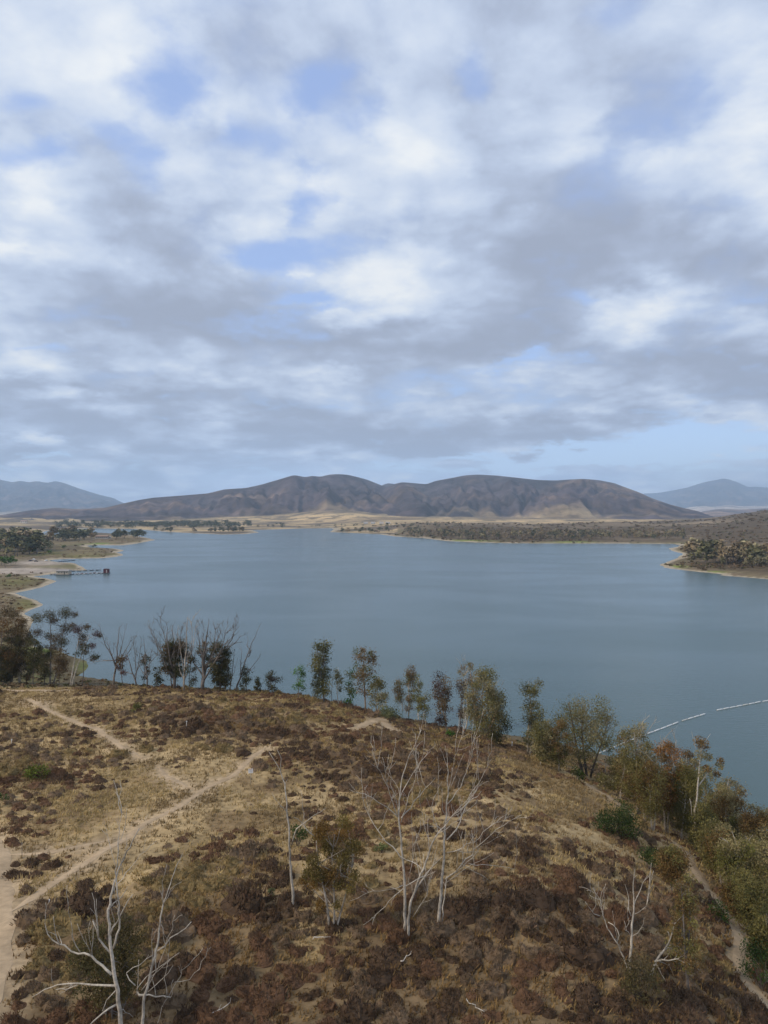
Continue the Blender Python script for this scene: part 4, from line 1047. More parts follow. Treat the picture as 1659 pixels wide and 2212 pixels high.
LT('low dark foliage growing at the foot of the gnarled dead tree', (1385, 2165), 2065, 1335, 1432, 2160, (.11, .09, .038), BARK_DARK, 'round', second=(.13, .10, .05), nclump=16, dens=.8, group=FG, lsize=.17)

# ------------------------------------------------------------------ single bushes one can point to
def bush(label, u0, u1, vt, vb, leaf, second=None, name='bush', dens=1.0, group='green bushes on the hillside', size=None):
    r = np.random.default_rng(int(u0 * 7 + vt * 3) % 99991)
    b = hit((u0 + u1) / 2, vb - 2); k = b[1] / FPX
    w = (u1 - u0) * k; h = (vb - vt) * k
    h = max(h * .85, .5)
    root = empty(name, b); tag(root, label, 'bush', group)
    ml = MB(); ms = MB()
    n_cl = int(np.clip(w * 3.0, 6, 26))
    LSz = size or float(np.clip(b[1] * .0027, .12, .3))
    for i in range(n_cl):
        a = r.uniform(0, 2 * pi); q = math.sqrt(r.random()) * .72
        rc = min(w, h * 1.4) * r.uniform(.16, .26)
        c = b + np.array([cos(a) * q * w / 2, sin(a) * q * w / 2, max(rc * .7, h * r.uniform(.35, .85) * math.sqrt(1 - q * q))])
        tube(ms, curve_pts(b + np.array([r.normal() * .08, r.normal() * .08, -.1]), c, .08, 4, r), np.linspace(.035, .012, 4), 4, BARK_DARK, cap=False)
        n = int(rc * rc * 170 * dens * (.2 / LSz) ** 1.5) + 20
        bc = np.array(second if second is not None and r.random() < .4 else leaf) * (.75 + .5 * r.random())
        cc = bc * (1 + .5 * (r.random((n, 1)) - .5)) * np.ones((n, 3))
        P = clump_points(c, (rc * 1.25, rc * 1.25, rc), n, r)
        P[:, 2] = np.maximum(P[:, 2], hnear(P[:, 0], P[:, 1]) + .03)
        V, Q, CC = leaf_quads(P, LSz, .5, .1, cc, r); ml.add(V, Q, c=CC)
    link('stem', ms.data('stem', M_BARK, b, True), root)
    link('foliage', ml.data('foliage', M_LEAF, b), root)
    return root
bush('bright yellow-green round bush on the left of the grassy slope', 50, 111, 1640, 1680, (.155, .185, .035), (.12, .14, .03))
bush('small lime-yellow bush in the dark brush near the brow', 279, 310, 1517, 1540, (.20, .21, .06), (.16, .15, .05))
bush('green bush cut off by the left edge of the picture', -20, 16, 1708, 1745, (.06, .12, .03), G_GREEN)
bush('dark green bush behind the thin bare trunk', 616, 670, 1775, 1832, G_GREEN, (.07, .10, .03))
bush('tiny pale green bush between the rust-leaved tree and the dead twin tree', 810, 838, 1822, 1845, (.19, .22, .09), (.15, .18, .06))
bush('pale olive willow bush on the brow, wispy and rounded', 818, 866, 1522, 1564, (.155, .165, .080), (.13, .14, .06), name='willow_bush')
bush('dark green shrub at the foot of the big round-crowned tree', 1225, 1264, 1650, 1690, G_GREEN, G_DARK)
bush('light olive bush right of the trail start, under the boom', 1285, 1337, 1664, 1716, G_GREY, G_OLIVE)
bush('large dark green bush left of the trail', 1276, 1388, 1728, 1806, (.05, .075, .022), (.085, .10, .035), dens=1.2)
bush('dark green bush left of the brown-tipped tree', 1365, 1438, 1815, 1880, (.06, .08, .025), (.085, .095, .035), dens=1.2)
bush('green leafy bush in the bend of the trail', 1525, 1578, 1940, 1998, G_GREEN, (.07, .10, .03))
bush('deep green thicket at the bottom right edge', 1602, 1690, 2000, 2140, (.035, .065, .02), G_GREEN, dens=1.3)
bush('little fresh green shrub below the purplish-brown tree', 963, 985, 1575, 1597, (.08, .17, .03))
bush('grey-green small bush left of the rust-leaved tree trunk', 577, 597, 1916, 1942, (.13, .15, .07))

# ------------------------------------------------------------------ brush on the hill
KINDS = [('rust-brown dry shrub on the slope', (.130, .074, .042), 'rust-brown shrubs on the slope', 'rusty_shrub'),
         ('grey-brown dry shrub on the slope', (.158, .108, .066), 'grey-brown shrubs on the slope', 'grey_shrub'),
         ('dark brown dry shrub on the slope', (.088, .056, .034), 'dark brown shrubs on the slope', 'dark_shrub'),
         ('olive-tan dry shrub on the slope', (.21, .150, .066), 'olive-tan shrubs on the slope', 'tan_shrub')]
def shrub_geo(seed, c, n=200):
    r = np.random.default_rng(seed)
    mb = MB(); c = np.array(c)
    # a soft lumpy mound, then the fine upright twigs that stand out of it
    na, nl = (14, 5) if n > 100 else (10, 4)
    lump = r.uniform(-.55, .55, (5, 2)); lr = r.uniform(.30, .50, 5); lh = r.uniform(.30, .52, 5)
    def top(x, y):
        z = 0
        for (a, b), q, h in zip(lump, lr, lh):
            z = max(z, h * math.exp(-((x - a) ** 2 + (y - b) ** 2) / (q * q) * .9))
        return z
    V = []
    rad = .78 + .22 * np.array([vnoise(cos(t) * 1.5 + seed * .37, sin(t) * 1.5 + 3.3) for t in np.arange(na) * 2 * pi / na])
    for l in range(nl):
        f = (1 - l / nl)
        for k in range(na):
            t = (k + .5 * (l % 2)) * 2 * pi / na; x, y = cos(t) * rad[k] * f, sin(t) * rad[k] * f
            V.append((x, y, -.15 if l == 0 else max(.06, top(x, y)) + r.normal() * .02))
    V.append((0, 0, max(.1, top(0, 0))))
    V = np.array(V)
    Q = [(l * na + k, l * na + (k + 1) % na, (l + 1) * na + (k + 1) % na, (l + 1) * na + k) for l in range(nl - 1) for k in range(na)]
    T = [((nl - 1) * na + k, (nl - 1) * na + (k + 1) % na, nl * na) for k in range(na)]
    mb.add(V, Q, T, c * (.85 + .3 * r.random((len(V), 1))))
    q = r.integers(5, size=n); a = r.uniform(0, 2 * pi, n); w = np.sqrt(r.random(n)) * lr[q] * 1.25
    X = lump[q, 0] + np.cos(a) * w; Y = lump[q, 1] + np.sin(a) * w
    P = np.c_[X, Y, [max(.03, top(x, y)) for x, y in zip(X, Y)]]
    d = np.c_[X * .55, Y * .55, np.full(n, .75)] + r.normal(size=(n, 3)) * .38; d /= np.linalg.norm(d, axis=1)[:, None]
    s = np.cross(d, r.normal(size=(n, 3))); s /= np.linalg.norm(s, axis=1)[:, None]
    ln = (.10 + .17 * r.random(n))[:, None]; wd = (.012 + .018 * r.random(n))[:, None]
    W = np.stack([P - s * wd - d * ln * .35, P + s * wd - d * ln * .35, P + s * wd * .7 + d * ln * .8, P - s * wd * .7 + d * ln * .8], 1).reshape(-1, 3)
    cc = c * (1.12 + .9 * (r.random((n, 1)) - .40)) * (1 + .12 * (r.random((n, 3)) - .5))
    mb.add(W, np.arange(n * 4).reshape(n, 4), c=np.repeat(cc, 4, axis=0))
    return mb
NV = 5
geos = [[shrub_geo(100 * k + s, KINDS[k][1]) for s in range(NV)] for k in range(4)]
geos_lo = [[shrub_geo(100 * k + s, KINDS[k][1], 60) for s in range(NV)] for k in range(4)]
datas = [[geos[k][s].data(KINDS[k][3], M_SHRUB) for s in range(NV)] for k in range(4)]
cand = np.c_[rng.uniform(-85, 62, 26000), rng.uniform(36, 152, 26000)]
cz = hnear(cand[:, 0], cand[:, 1])
bdv = brush_density(cand[:, 0], cand[:, 1], cz)
cpd = path_dist(cand[:, 0], cand[:, 1])
cu, cv = topx(cand[:, 0], cand[:, 1], cz)
grid = {}; shrubs = []
for i in np.argsort(-bdv + rng.random(len(cand)) * .8):
    x, y = cand[i]
    if cu[i] < -120 or cu[i] > 1780 or cv[i] > 2420: continue
    if rng.random() > bdv[i] * 1.25: continue
    R = float(np.clip(rng.lognormal(-.24, .42), .32, 2.0)) * (.70 + .55 * bdv[i])
    if cpd[i] < R * .55 + .1: continue
    ci, cj = int(x // 2), int(y // 2); ok = True
    for a in range(ci - 1, ci + 2):
        for b in range(cj - 1, cj + 2):
            for (qx, qy, qr) in grid.get((a, b), ()):
                if (qx - x) ** 2 + (qy - y) ** 2 < (.60 * (qr + R)) ** 2: ok = False
    if not ok: continue
    grid.setdefault((ci, cj), []).append((x, y, R))
    e = vnoise(x / 6.5 + 31, y / 6.5 + 7) + (rng.random() - .5) * .55
    e2 = vnoise(x / 9.0 + 3, y / 9.0 + 57) + (rng.random() - .5) * .5
    kind = 0 if e > .66 else (2 if e2 > .60 or cv[i] > 2060 and rng.random() < .35 else (3 if e2 < .26 else 1))
    shrubs.append((x, y, cz[i], R, kind, cu[i], cv[i]))
LANDMARKS = [(541, 1690, 'the white notice sign'), (634, 1964, 'the thin bare trunk'), (719, 2008, 'the rust-leaved tree'), (875, 2032, 'the twin-stemmed dead tree'), (948, 1998, 'the wide-spreading bare tree'),
             (262, 2190, 'the bottom left dead trees'), (1363, 2137, 'the gnarled dead tree'), (82, 1660, 'the yellow-green bush'), (295, 1528, 'the lime-yellow bush'), (10, 1980, 'the wide left track'), (105, 1971, 'the white-capped marker post'),
             (300, 1790, 'the long path'), (1330, 1770, 'the large dark green bush'), (1400, 1850, 'the green bush by the trail'), (820, 1560, 'the bare patch on the brow'), (823, 1832, 'the tiny pale green bush'), (1250, 1684, 'the top of the trail'),
             (403, 1575, 'the thin white stake'), (640, 1805, 'the bush behind the bare trunk'), (480, 2195, 'the bleached fallen branch'), (1025, 2185, 'the straw-coloured stick'), (695, 2036, 'the fallen pale branch'), (1600, 2080, 'the lower bend of the trail'), (1037, 1608, 'the big grey-green eucalyptus'),
             (230, 1590, 'the short upper path'), (1200, 2200, 'the bottom edge right of centre'), (790, 2200, 'the bottom edge centre'), (1150, 1850, 'the slope right of the bare trees'), (1180, 2020, 'the brush left of the gnarled tree')]
infr = [s for s in shrubs if 5 < s[5] < 1654 and s[6] < 2200]
infr.sort(key=lambda s: -s[3] / math.hypot(s[1], CAMZ - s[2]))
single = infr[:290]; ids = set(id(s) for s in single)
for (x, y, z, R, k, u, v) in single:
    o = bpy.data.objects.new(KINDS[k][3], datas[k][int(rng.integers(NV))]); col.objects.link(o)
    o.location = (x, y, z - .02); o.rotation_euler = (0, 0, rng.uniform(0, 6.28)); o.scale = (R * rng.uniform(.95, 1.3), R, R * rng.uniform(.95, 1.4))
    lm = min(LANDMARKS, key=lambda q: math.hypot((q[0] - u) * .8, q[1] - v))
    du, dv = u - lm[0], v - lm[1]
    rel = ('right of' if du > 0 else 'left of') if abs(du) > abs(dv) else ('just below' if dv > 0 else 'just above')
    size = 'large' if R > 1.65 else ('medium-sized' if R > 1.2 else 'small')
    o['label'] = '%s %s %s %s' % (size, KINDS[k][0].replace(' on the slope', ''), rel, lm[2])
    o['category'] = 'shrub'; o['group'] = '%s %s' % (KINDS[k][2], 'beside ' + lm[2])
mb = MB()
for s in shrubs:
    if id(s) in ids: continue
    x, y, z, R, k, u, v = s
    g = (geos if y < 66 else geos_lo)[k][int(rng.integers(NV))]
    V = np.concatenate(g.V); a = rng.uniform(0, 6.28)
    W = np.c_[(V[:, 0] * cos(a) - V[:, 1] * sin(a)) * R * 1.15, (V[:, 0] * sin(a) + V[:, 1] * cos(a)) * R, V[:, 2] * R * rng.uniform(.95, 1.4)] + np.array([x, y, z - .02])
    mb.add(W, np.concatenate(g.Q), np.concatenate(g.T), np.concatenate(g.C) * rng.uniform(.8, 1.2))
tag(link('shrub_cover', mb.data('shrub_cover', M_SHRUB)), 'dry brown and grey brush covering the rest of the hillside', 'shrubs', kind='stuff')

# dry grass
ng = 105000
gx = rng.uniform(-85, 60, ng); gy = rng.uniform(36, 152, ng); gz = hnear(gx, gy)
keep = (rng.random(ng) < .30 + .7 * sstep(.35, .62, fbm(gx / 6 + 9, gy / 6, 3))) & (path_dist(gx, gy) > .15)
gu, gv = topx(gx, gy, gz); keep &= (gu > -80) & (gu < 1740) & (gv < 2330)
gx, gy, gz = gx[keep], gy[keep], gz[keep]; n = len(gx); nb = 4
bx = np.repeat(gx, nb) + rng.normal(size=n * nb) * .16; by = np.repeat(gy, nb) + rng.normal(size=n * nb) * .16
bz = np.repeat(gz, nb) - .03
hgt = np.repeat(rng.uniform(.15, .50, n), nb) * rng.uniform(.7, 1.2, n * nb); ang = rng.uniform(0, 6.28, n * nb); wd = rng.uniform(.05, .10, n * nb)
lx = rng.normal(size=n * nb) * .13 + .05; ly = rng.normal(size=n * nb) * .13
V = np.stack([np.c_[bx - np.cos(ang) * wd, by - np.sin(ang) * wd, bz], np.c_[bx + np.cos(ang) * wd, by + np.sin(ang) * wd, bz], np.c_[bx + lx, by + ly, bz + hgt]], 1).reshape(-1, 3)
tint = np.repeat(np.where((fbm(gx / 8 + 70, gy / 8, 3) > .5)[:, None], np.array([[.43, .32, .150]]), np.array([[.30, .215, .105]])) * rng.uniform(.75, 1.25, (n, 1)), nb * 3, axis=0)
gb = np.repeat(sstep(.45, .85, brush_density(gx, gy, gz)), nb * 3)[:, None]
tint = tint * (1 - .45 * gb * np.array([[.8, 1.0, 1.15]]))
me = mesh_data('dry_grass', V, np.arange(n * nb * 3).reshape(-1, 3), tint, M_GRASS)
tag(link('dry_grass', me), 'straw-coloured dry grass between the shrubs', 'grass', kind='stuff')
# ------------------------------------------------------------------ far trees and brush
def far_tree_geo(seed, c, n=70, shape=1.0):
    """unit tree: one metre high, foot at the origin"""
    r = np.random.default_rng(seed); mb = MB()
    tube(mb, curve_pts(np.array([0, 0, -.05]), np.array([r.normal() * .03, 0, .75]), .02, 4, r), np.linspace(.022, .008, 4), 4, BARK_GREY, cap=False)
    k = 6
    for i in range(k):
        z = .38 + .55 * r.random(); a = r.uniform(0, 6.28); q = .20 * r.random() * (1.35 - z) * 2 * shape
        cc_ = np.array([cos(a) * q, sin(a) * q, z]); rc = .15 + .07 * r.random()
        m_ = n // k
        P = clump_points(cc_, (rc * shape, rc * shape, rc), m_, r); P[:, 2] = np.clip(P[:, 2], .1, 1.05)
        bc = np.array(c) * (.75 + .5 * r.random())
        V, Q, CC = leaf_quads(P, .16, .65, .2, bc * (1 + .5 * (r.random((m_, 1)) - .5)) * np.ones((m_, 3)), r)
        mb.add(V, Q, c=CC)
    return mb
FK = [('olive', (.18, .165, .075)), ('brown', (.25, .19, .11)), ('dark green', (.105, .112, .062)), ('grey-green', (.29, .25, .14)), ('green', (.075, .125, .03))]
fgeo = [[far_tree_geo(500 + 10 * k + s, FK[k][1], 150, 1.0 + .35 * (s % 2)) for s in range(3)] for k in range(5)]
fgeo_lo = [[far_tree_geo(500 + 10 * k + s, FK[k][1], 72, 1.0 + .35 * (s % 2)) for s in range(3)] for k in range(5)]
fdat = [[fgeo[k][s].data('far_tree', M_FAR) for s in range(3)] for k in range(5)]
def land_at(u, v, Y0=260, Y1=3300):
    yy = np.geomspace(Y0, Y1, 700); X = (u - CU) / FPX * yy; Z = CAMZ - (v - CV) / FPX * yy
    g = Z - height(X, yy)
    k = np.argmax(g <= 0) if (g <= 0).any() else int(np.argmin(g))
    return np.array([X[k], yy[k], max(float(height(X[k:k + 1], yy[k:k + 1])[0]), 0.0)])
def far_tree(u, vb, vt, kind, wide, label, group, s=None, name='far_tree'):
    b = land_at(u, vb); h = (vb - vt) * b[1] / FPX
    o = bpy.data.objects.new(name, fdat[kind][int(rng.integers(3)) if s is None else s]); col.objects.link(o)
    o.location = b; o.rotation_euler = (0, 0, rng.uniform(0, 6.28)); o.scale = (h * wide, h * wide, h)
    tag(o, label, 'tree', group)
    return o
# grove on the left shore (thick brown-green wood), front to back
for i in range(30):
    u = rng.uniform(-10, 106); vb = rng.uniform(1182, 1202) - max(0, u - 70) * .12; hh = rng.uniform(28, 44) * (1 - .3 * max(0, u - 80) / 30)
    kk = int(rng.choice([1, 1, 2, 0]))
    far_tree(u, vb, vb - hh, kk, 1.6, '%s %s tree %s of the thick grove, left shore' % ('tall' if hh > 36 else 'low', FK[kk][0], ('at the left end' if u < 30 else 'in the middle' if u < 68 else 'at the right end') + (', front row' if vb > 1192 else ', back row')), 'trees of the thick grove on the left shore')
for i in range(9):
    u = rng.uniform(2, 45); far_tree(u, 1168 - rng.uniform(0, 6), 1168 - rng.uniform(20, 30), int(rng.choice([0, 1, 3])), 1.3, 'hazy tree behind the thick left grove, beside the green field', 'hazy trees behind the left grove')
for u, vb, vt, k in [(112, 1172, 1136, 1), (120, 1168, 1140, 0), (136, 1166, 1142, 1), (162, 1163, 1142, 2), (205, 1162, 1148, 0)]:
    far_tree(u, vb, vt, k, 1.0, {112: 'tall brown tree rising right of the thick left grove', 120: 'olive tree close beside the tall brown one, left shore', 136: 'brown tree before the back water, left shore',
             162: 'lone dark round tree against the back water', 205: 'small tree left of the far dark clump'}[u], 'trees on the left peninsula')
for i in range(16):
    u = rng.uniform(196, 310 - 4) if False else rng.uniform(196, 262) * .0 + rng.choice([rng.uniform(132, 176), rng.uniform(170, 206)])
    vb = rng.uniform(1160, 1170); far_tree(u, vb, vb - rng.uniform(16, 27), int(rng.choice([2, 2, 1, 0])), 1.7, 'dark tree in the clump on the far left peninsula', 'dark clump on the left peninsula')
for i in range(15):
    u = rng.uniform(244, 318); vb = rng.uniform(1158, 1166) ; far_tree(u, vb, vb - rng.uniform(12, 20), int(rng.choice([2, 3, 2])), 1.4, 'blue-green tree at the tip of the left peninsula', 'trees at the tip of the left peninsula')
for u, vb, vt in [(12, 1226, 1197), (4, 1222, 1198), (24, 1222, 1204), (33, 1219, 1208)]:
    far_tree(u, vb, vt, 4, 1.3, 'green tree at the left edge above the gravel bank', 'green trees above the gravel bank')
for u, vb, vt, lb in [(72, 1197, 1183, 'yellow-green small tree before the thick left grove'), (107, 1198, 1187, 'small round green tree on the brown spit'), (205, 1184, 1176, 'single tiny tree at the inlet between two spits'),
                      (20, 1250, 1238, 'green bush-like tree on the near sandy lobe'), (137, 1186, 1176, 'low green tree right of the thick left grove')]:
    far_tree(u, vb, vt, 4 if u != 205 else 2, 1.4, lb, 'single small trees on the left shore')
# grove on the right spit
for i in range(52):
    u = rng.uniform(1478, 1668); t = (u - 1478) / 190; vb = rng.uniform(1196, 1214) + t * 17 * rng.random() + 2; hh = rng.uniform(16, 42)
    kk = int(rng.choice([1, 3, 0, 1, 3]))
    far_tree(u, vb, vb - hh, kk, rng.uniform(.9, 1.7), '%s %s tree %s of the grove on the right spit' % ('tall' if hh > 30 else 'low', FK[kk][0], ('at the left end' if u < 1525 else 'left of the middle' if u < 1572 else 'right of the middle' if u < 1615 else 'at the right edge') + (', front row' if vb > 1208 else ', back row')), 'trees of the grove on the right spit')
far_tree(1487, 1206, 1192, 1, 1.2, 'low bare-looking tree at the left end of the right grove', 'trees of the grove on the right spit ends')
# single trees on the peninsula in the middle distance and on the point right of it
for i in range(20):
    u = rng.uniform(330, 528); vb = 1150.5 - rng.uniform(0, 2); far_tree(u, vb, vb - rng.uniform(7, 12), int(rng.choice([2, 1, 0])), 1.5, 'dark tree on the narrow far peninsula left of centre', 'trees on the narrow far peninsula')
for i in range(14):
    u = rng.uniform(722, 860); vb = rng.uniform(1147, 1151); far_tree(u, vb, vb - rng.uniform(6, 11), int(rng.choice([2, 1, 0])), 1.5, 'dark tree on the far point right of centre', 'trees on the far point')
# the wood along the far right shore, one mass
mb = MB()
def scatter(mb, u, v, h, kind, wide=1.0):
    b = land_at(u, v); hm_ = h * b[1] / FPX
    g = fgeo_lo[kind][int(rng.integers(3))]; V = np.concatenate(g.V); a = rng.uniform(0, 6.28)
    W = np.c_[(V[:, 0] * cos(a) - V[:, 1] * sin(a)) * hm_ * wide, (V[:, 0] * sin(a) + V[:, 1] * cos(a)) * hm_ * wide, V[:, 2] * hm_] + b
    mb.add(W, np.concatenate(g.Q), None, np.concatenate(g.C) * rng.uniform(.75, 1.2))
for i in range(420):
    u = rng.uniform(880, 1478); v = 1166 - rng.uniform(0, 13) + min(0, (u - 1000) * .045)
    scatter(mb, u, v, rng.uniform(7, 15), int(rng.choice([1, 2, 1, 3])), 1.2)
for i in range(300):
    u = rng.uniform(120, 545); scatter(mb, u, rng.uniform(1131, 1141), rng.uniform(6, 10), 2, 2.0)
for i in range(60):
    u = rng.uniform(545, 1000); scatter(mb, u, rng.uniform(1134, 1141), rng.uniform(3, 7), 2, 1.6)
tag(link('far_woodland', mb.data('far_woodland', M_FAR)), 'dark woods in a long band beyond the far shore', 'woods', kind='stuff')
# brush on the shores and on the dark slopes to the right
def brush_geo(seed, c, n=12):
    r = np.random.default_rng(seed); mb = MB()
    P = clump_points(np.array([0, 0, .3]), (.8, .8, .4), n, r); P[:, 2] = np.abs(P[:, 2])
    V, Q, CC = leaf_quads(P, .75, .75, -.2, np.array(c) * (1 + .6 * (r.random((n, 1)) - .5)) * np.ones((n, 3)), r); mb.add(V, Q, c=CC)
    return np.concatenate(mb.V), np.concatenate(mb.Q), np.concatenate(mb.C)
bg_ = [brush_geo(700 + i, c) for i, c in enumerate([(.135, .094, .050), (.18, .122, .070), (.115, .105, .045), (.22, .17, .085)])]
mb = MB()
def put_brush(X, Y, sc, kinds):
    Z = height(X, Y); sd = lake_sd(X, Y)
    for x, y, z, s, d in zip(X, Y, Z, sc, sd):
        if z < .5 or d < 5: continue
        V, Q, CC = bg_[int(rng.choice(kinds))]; a = rng.uniform(0, 6.28)
        mb.add(np.c_[(V[:, 0] * cos(a) - V[:, 1] * sin(a)) * s, (V[:, 0] * sin(a) + V[:, 1] * cos(a)) * s, V[:, 2] * s * .8] + np.array([x, y, z - .05]), Q, None, CC * rng.uniform(.8, 1.2))
n = 5200; tu = rng.uniform(-.02, .62, n); Y = 1 / rng.uniform(1 / 2500, 1 / 720, n); X = tu * Y
k = fbm(X / 60.0 + 3, Y / 60.0, 4) + rng.random(n) * .25 < .68
put_brush(X[k], Y[k], rng.uniform(2.0, 4.6, k.sum()) * np.clip(Y[k] / 1300, .7, 1.4), [0, 0, 1, 2])
n = 2600; tu = rng.uniform(-.62, -.33, n); Y = 1 / rng.uniform(1 / 1500, 1 / 250, n); X = tu * Y
k = fbm(X / 40.0 + 3, Y / 40.0, 3) + rng.random(n) * .25 > .55
uu = CU + FPX * tu; vv = CV + FPX * CAMZ / Y
k &= ~((uu < 170) & (vv > 1211) & (vv < 1240))
put_brush(X[k], Y[k], rng.uniform(.9, 2.2, k.sum()) * np.clip(Y[k] / 600, .6, 1.5), [1, 1, 3, 0])
n = 3800; X = rng.uniform(-150, 68, n); Y = rng.uniform(50, 260, n)
sdv = lake_sd(X, Y); uu, vv = topx(X, Y, hnear(X, Y)); k = ((Y > 150) | (X > 36)) & (sdv > 5) & (path_dist(X, Y) > .8)
put_brush(X[k], Y[k], rng.uniform(.5, 1.3, k.sum()), [1, 0, 3, 2, 1])
tag(link('shore_brush', mb.data('shore_brush', M_FAR)), 'low brown and olive brush over the shores and far slopes', 'brush', kind='stuff')

# ------------------------------------------------------------------ floating boom
BOOM = [((1279, 1634), (1301, 1625.5), 'dim end of the floating boom at the shore, behind the leaves'), ((1303, 1624.5), (1329, 1614), 'first white length of the floating boom from the shore'),
        ((1331, 1613), (1397, 1587), 'second white length of the floating boom from the shore'), ((1399, 1586), (1466, 1560.5), 'third white length of the floating boom, left of the small gap'),
        ((1473, 1558), (1524, 1542.6), 'short white length of floating boom between the two gaps'), ((1548, 1535), (1644, 1516.6), 'longest white length of floating boom, right of the wide gap'),
        ((1647, 1516), (1720, 1504), 'last length of floating boom, cut by the right edge')]
for (a, b, lb) in BOOM:
    pa = np.array([*wpx(*a), .10]); pb = np.array([*wpx(*b), .10])
    Lb = np.linalg.norm(pb - pa); d = (pb - pa) / Lb
    root = empty('floating_boom', (pa + pb) / 2 * np.array([1, 1, 0])); tag(root, lb, 'boom', 'lengths of the white floating boom'); c0 = np.array(root.location)
    ns = max(1, int(round(Lb / 3.2)))
    for i in range(ns):
        p = pa + d * Lb * (i + .03) / ns; q = pa + d * Lb * (i + .97) / ns
        mb = MB(); t = np.linspace(0, 1, 8)[:, None]; P = p + (q - p) * t + np.array([0, 0, .015 * rng.normal()])
        tube(mb, P, np.array([.12, .20, .22, .22, .22, .22, .20, .12]), 10, (.66, .66, .63) if rng.random() > .12 else (.52, .50, .44))
        link('float', mb.data('float', M_PAINT, c0, True), root)
    mb = MB(); tube(mb, [pa + np.array([0, 0, -.05]), (pa + pb) / 2 + np.array([0, 0, -.05]), pb + np.array([0, 0, -.05])], [.05, .05, .05], 5, (.12, .12, .12))
    link('cable', mb.data('cable', M_PAINT, c0, True), root)

# ------------------------------------------------------------------ sign and posts on the slope
b = hit(541.5, 1697); k = b[1] / FPX; H_ = (1697 - 1661) * k
root = empty('notice_sign', b); tag(root, 'small white notice sign on a thin post beside the dirt path', 'sign')
mb = MB(); tube(mb, [(0, .03, -.4), (0, .03, H_ * .5), (0, .03, H_ - .05)], [.035, .035, .035], 6, (.34, .31, .27)); link('post', mb.data('post', M_PAINT, smooth=True), root)
mb = MB(); mb.box((0, 0, H_ - .30), (.62, .025, .58), .15, (.80, .79, .76)); pn = link('panel', mb.data('panel', M_PAINT), root)
mb = MB()
mb.box((.0, -.018, H_ - .115), (.46, .006, .07), .15, (.45, .28, .20))
for i, w in enumerate((.44, .36, .40, .30)):
    mb.box((0, -.018, H_ - .22 - i * .075), (w, .006, .022), .15, (.45, .44, .44))
link('printing', mb.data('printing', M_PAINT), pn)
def post(label, u, v, h, r, c, top=None, name='marker_post', group='marker posts on the hillside'):
    b = hit(u, v); root = empty(name, b); tag(root, label, 'post', group)
    mb = MB(); tube(mb, [(0, 0, -.3), (0, 0, h * .5), (.01, 0, h)], [r, r, r * .9], 6, c); link('shaft', mb.data('shaft', M_PAINT, smooth=True), root)
    mb = MB(); mb.box((.01, -.01, h - .05), (r * 3.2, r * 2.6, .2), .2, top or c); link('cap', mb.data('cap', M_PAINT), root)
post('white-capped marker post left of the bottom left dead tree', 105, 1971, 1.05, .05, (.42, .38, .32), (.78, .77, .74))
post('thin white stake in the dark brush below the brow', 403, 1575, 1.25, .055, (.66, .63, .58))
post('thin brown stake near the left edge above the path fork', 47.5, 1855, 1.5, .03, (.20, .16, .12))
post('orange-topped stake in front of the brow trees', 1002, 1592, 1.3, .05, (.45, .38, .30), (.75, .25, .08))
post('white stake by the lone slim leaning tree, at the water gap', 1106, 1620, 1.4, .06, (.72, .72, .70), (.80, .80, .80))
post('small white stake at the left edge of the grassy slope', 25, 1606, .6, .05, (.75, .73, .68))
# fallen branches
def fallen(label, pts, r0, seed):
    r = np.random.default_rng(seed); P = np.array([hit(u, v) for u, v in pts]); P[:, 2] += .12 + .35 * np.linspace(0, 1, len(P))
    d = np.linspace(0, 1, 8); q = np.c_[[np.interp(d, np.linspace(0, 1, len(P)), P[:, i]) for i in range(3)]].T + r.normal(size=(8, 3)) * .05
    mb = MB(); R = np.linspace(r0, .02, 8); tube(mb, q, R, 6, (.55, .50, .43)); o0 = P.mean(0)
    root = empty('fallen_branch', o0); tag(root, label, 'branch', 'fallen branches')
    link('limb', mb.data('limb', M_BARK, o0, True), root)
    mb = MB(); grow(mb, q, R, 0, 1.6, (.5, .46, .40), .35, .2, .014, r); link('twigs', mb.data('twigs', M_BARK, o0, True), root)
fallen('bleached fallen branch at the bottom edge, right of the bottom left dead trees', [(436, 2212), (465, 2196), (497, 2188)], .07, 1)
fallen('fallen pale branch below the rust-leaved tree', [(676, 2032), (695, 2036), (714, 2041)], .05, 2)
fallen('long straw-coloured stick lying in the brush, lower centre', [(1434 - 430, 2160), (1025, 2185), (1032 + 12, 2205)], .03, 3)
fallen('dark curved stick below the twin-stemmed dead tree', [(866, 2082), (880, 2076), (890, 2068)], .04, 4)

# ------------------------------------------------------------------ dock, boathouse, boats and the far buildings
def w2(u, v, z=0.0):
    x, y = wpx(u, v); return np.array([x, y, z])
def dock(label, a, b, width, c, posts=6, group='floating docks'):
    pa, pb = w2(*a), w2(*b); Lb = np.linalg.norm(pb - pa); rz = math.atan2(pb[1] - pa[1], pb[0] - pa[0])
    root = empty('floating_dock', (pa + pb) / 2); tag(root, label, 'dock', group); root.rotation_euler = (0, 0, rz)
    ns = max(3, int(Lb / 6))
    for i in range(ns):
        x = -Lb / 2 + Lb * (i + .5) / ns
        mb = MB(); mb.box((x, 0, .52), (Lb / ns * .97, width, .16), 0, c); pl = link('deck', mb.data('deck', M_PAINT), root)
        mb = MB(); mb.box((x, 0, .2), (Lb / ns * .6, width * .8, .48), 0, (.07, .08, .10)); link('float', mb.data('float', M_PAINT), pl)
    for i in range(posts):
        x = -Lb / 2 + Lb * i / (posts - 1)
        mb = MB(); tube(mb, [(x, width * .55, -1), (x, width * .55, .9), (x, width * .55, 1.9)], [.12, .12, .12], 6, (.16, .15, .14)); link('post', mb.data('post', M_PAINT), root)
    return root
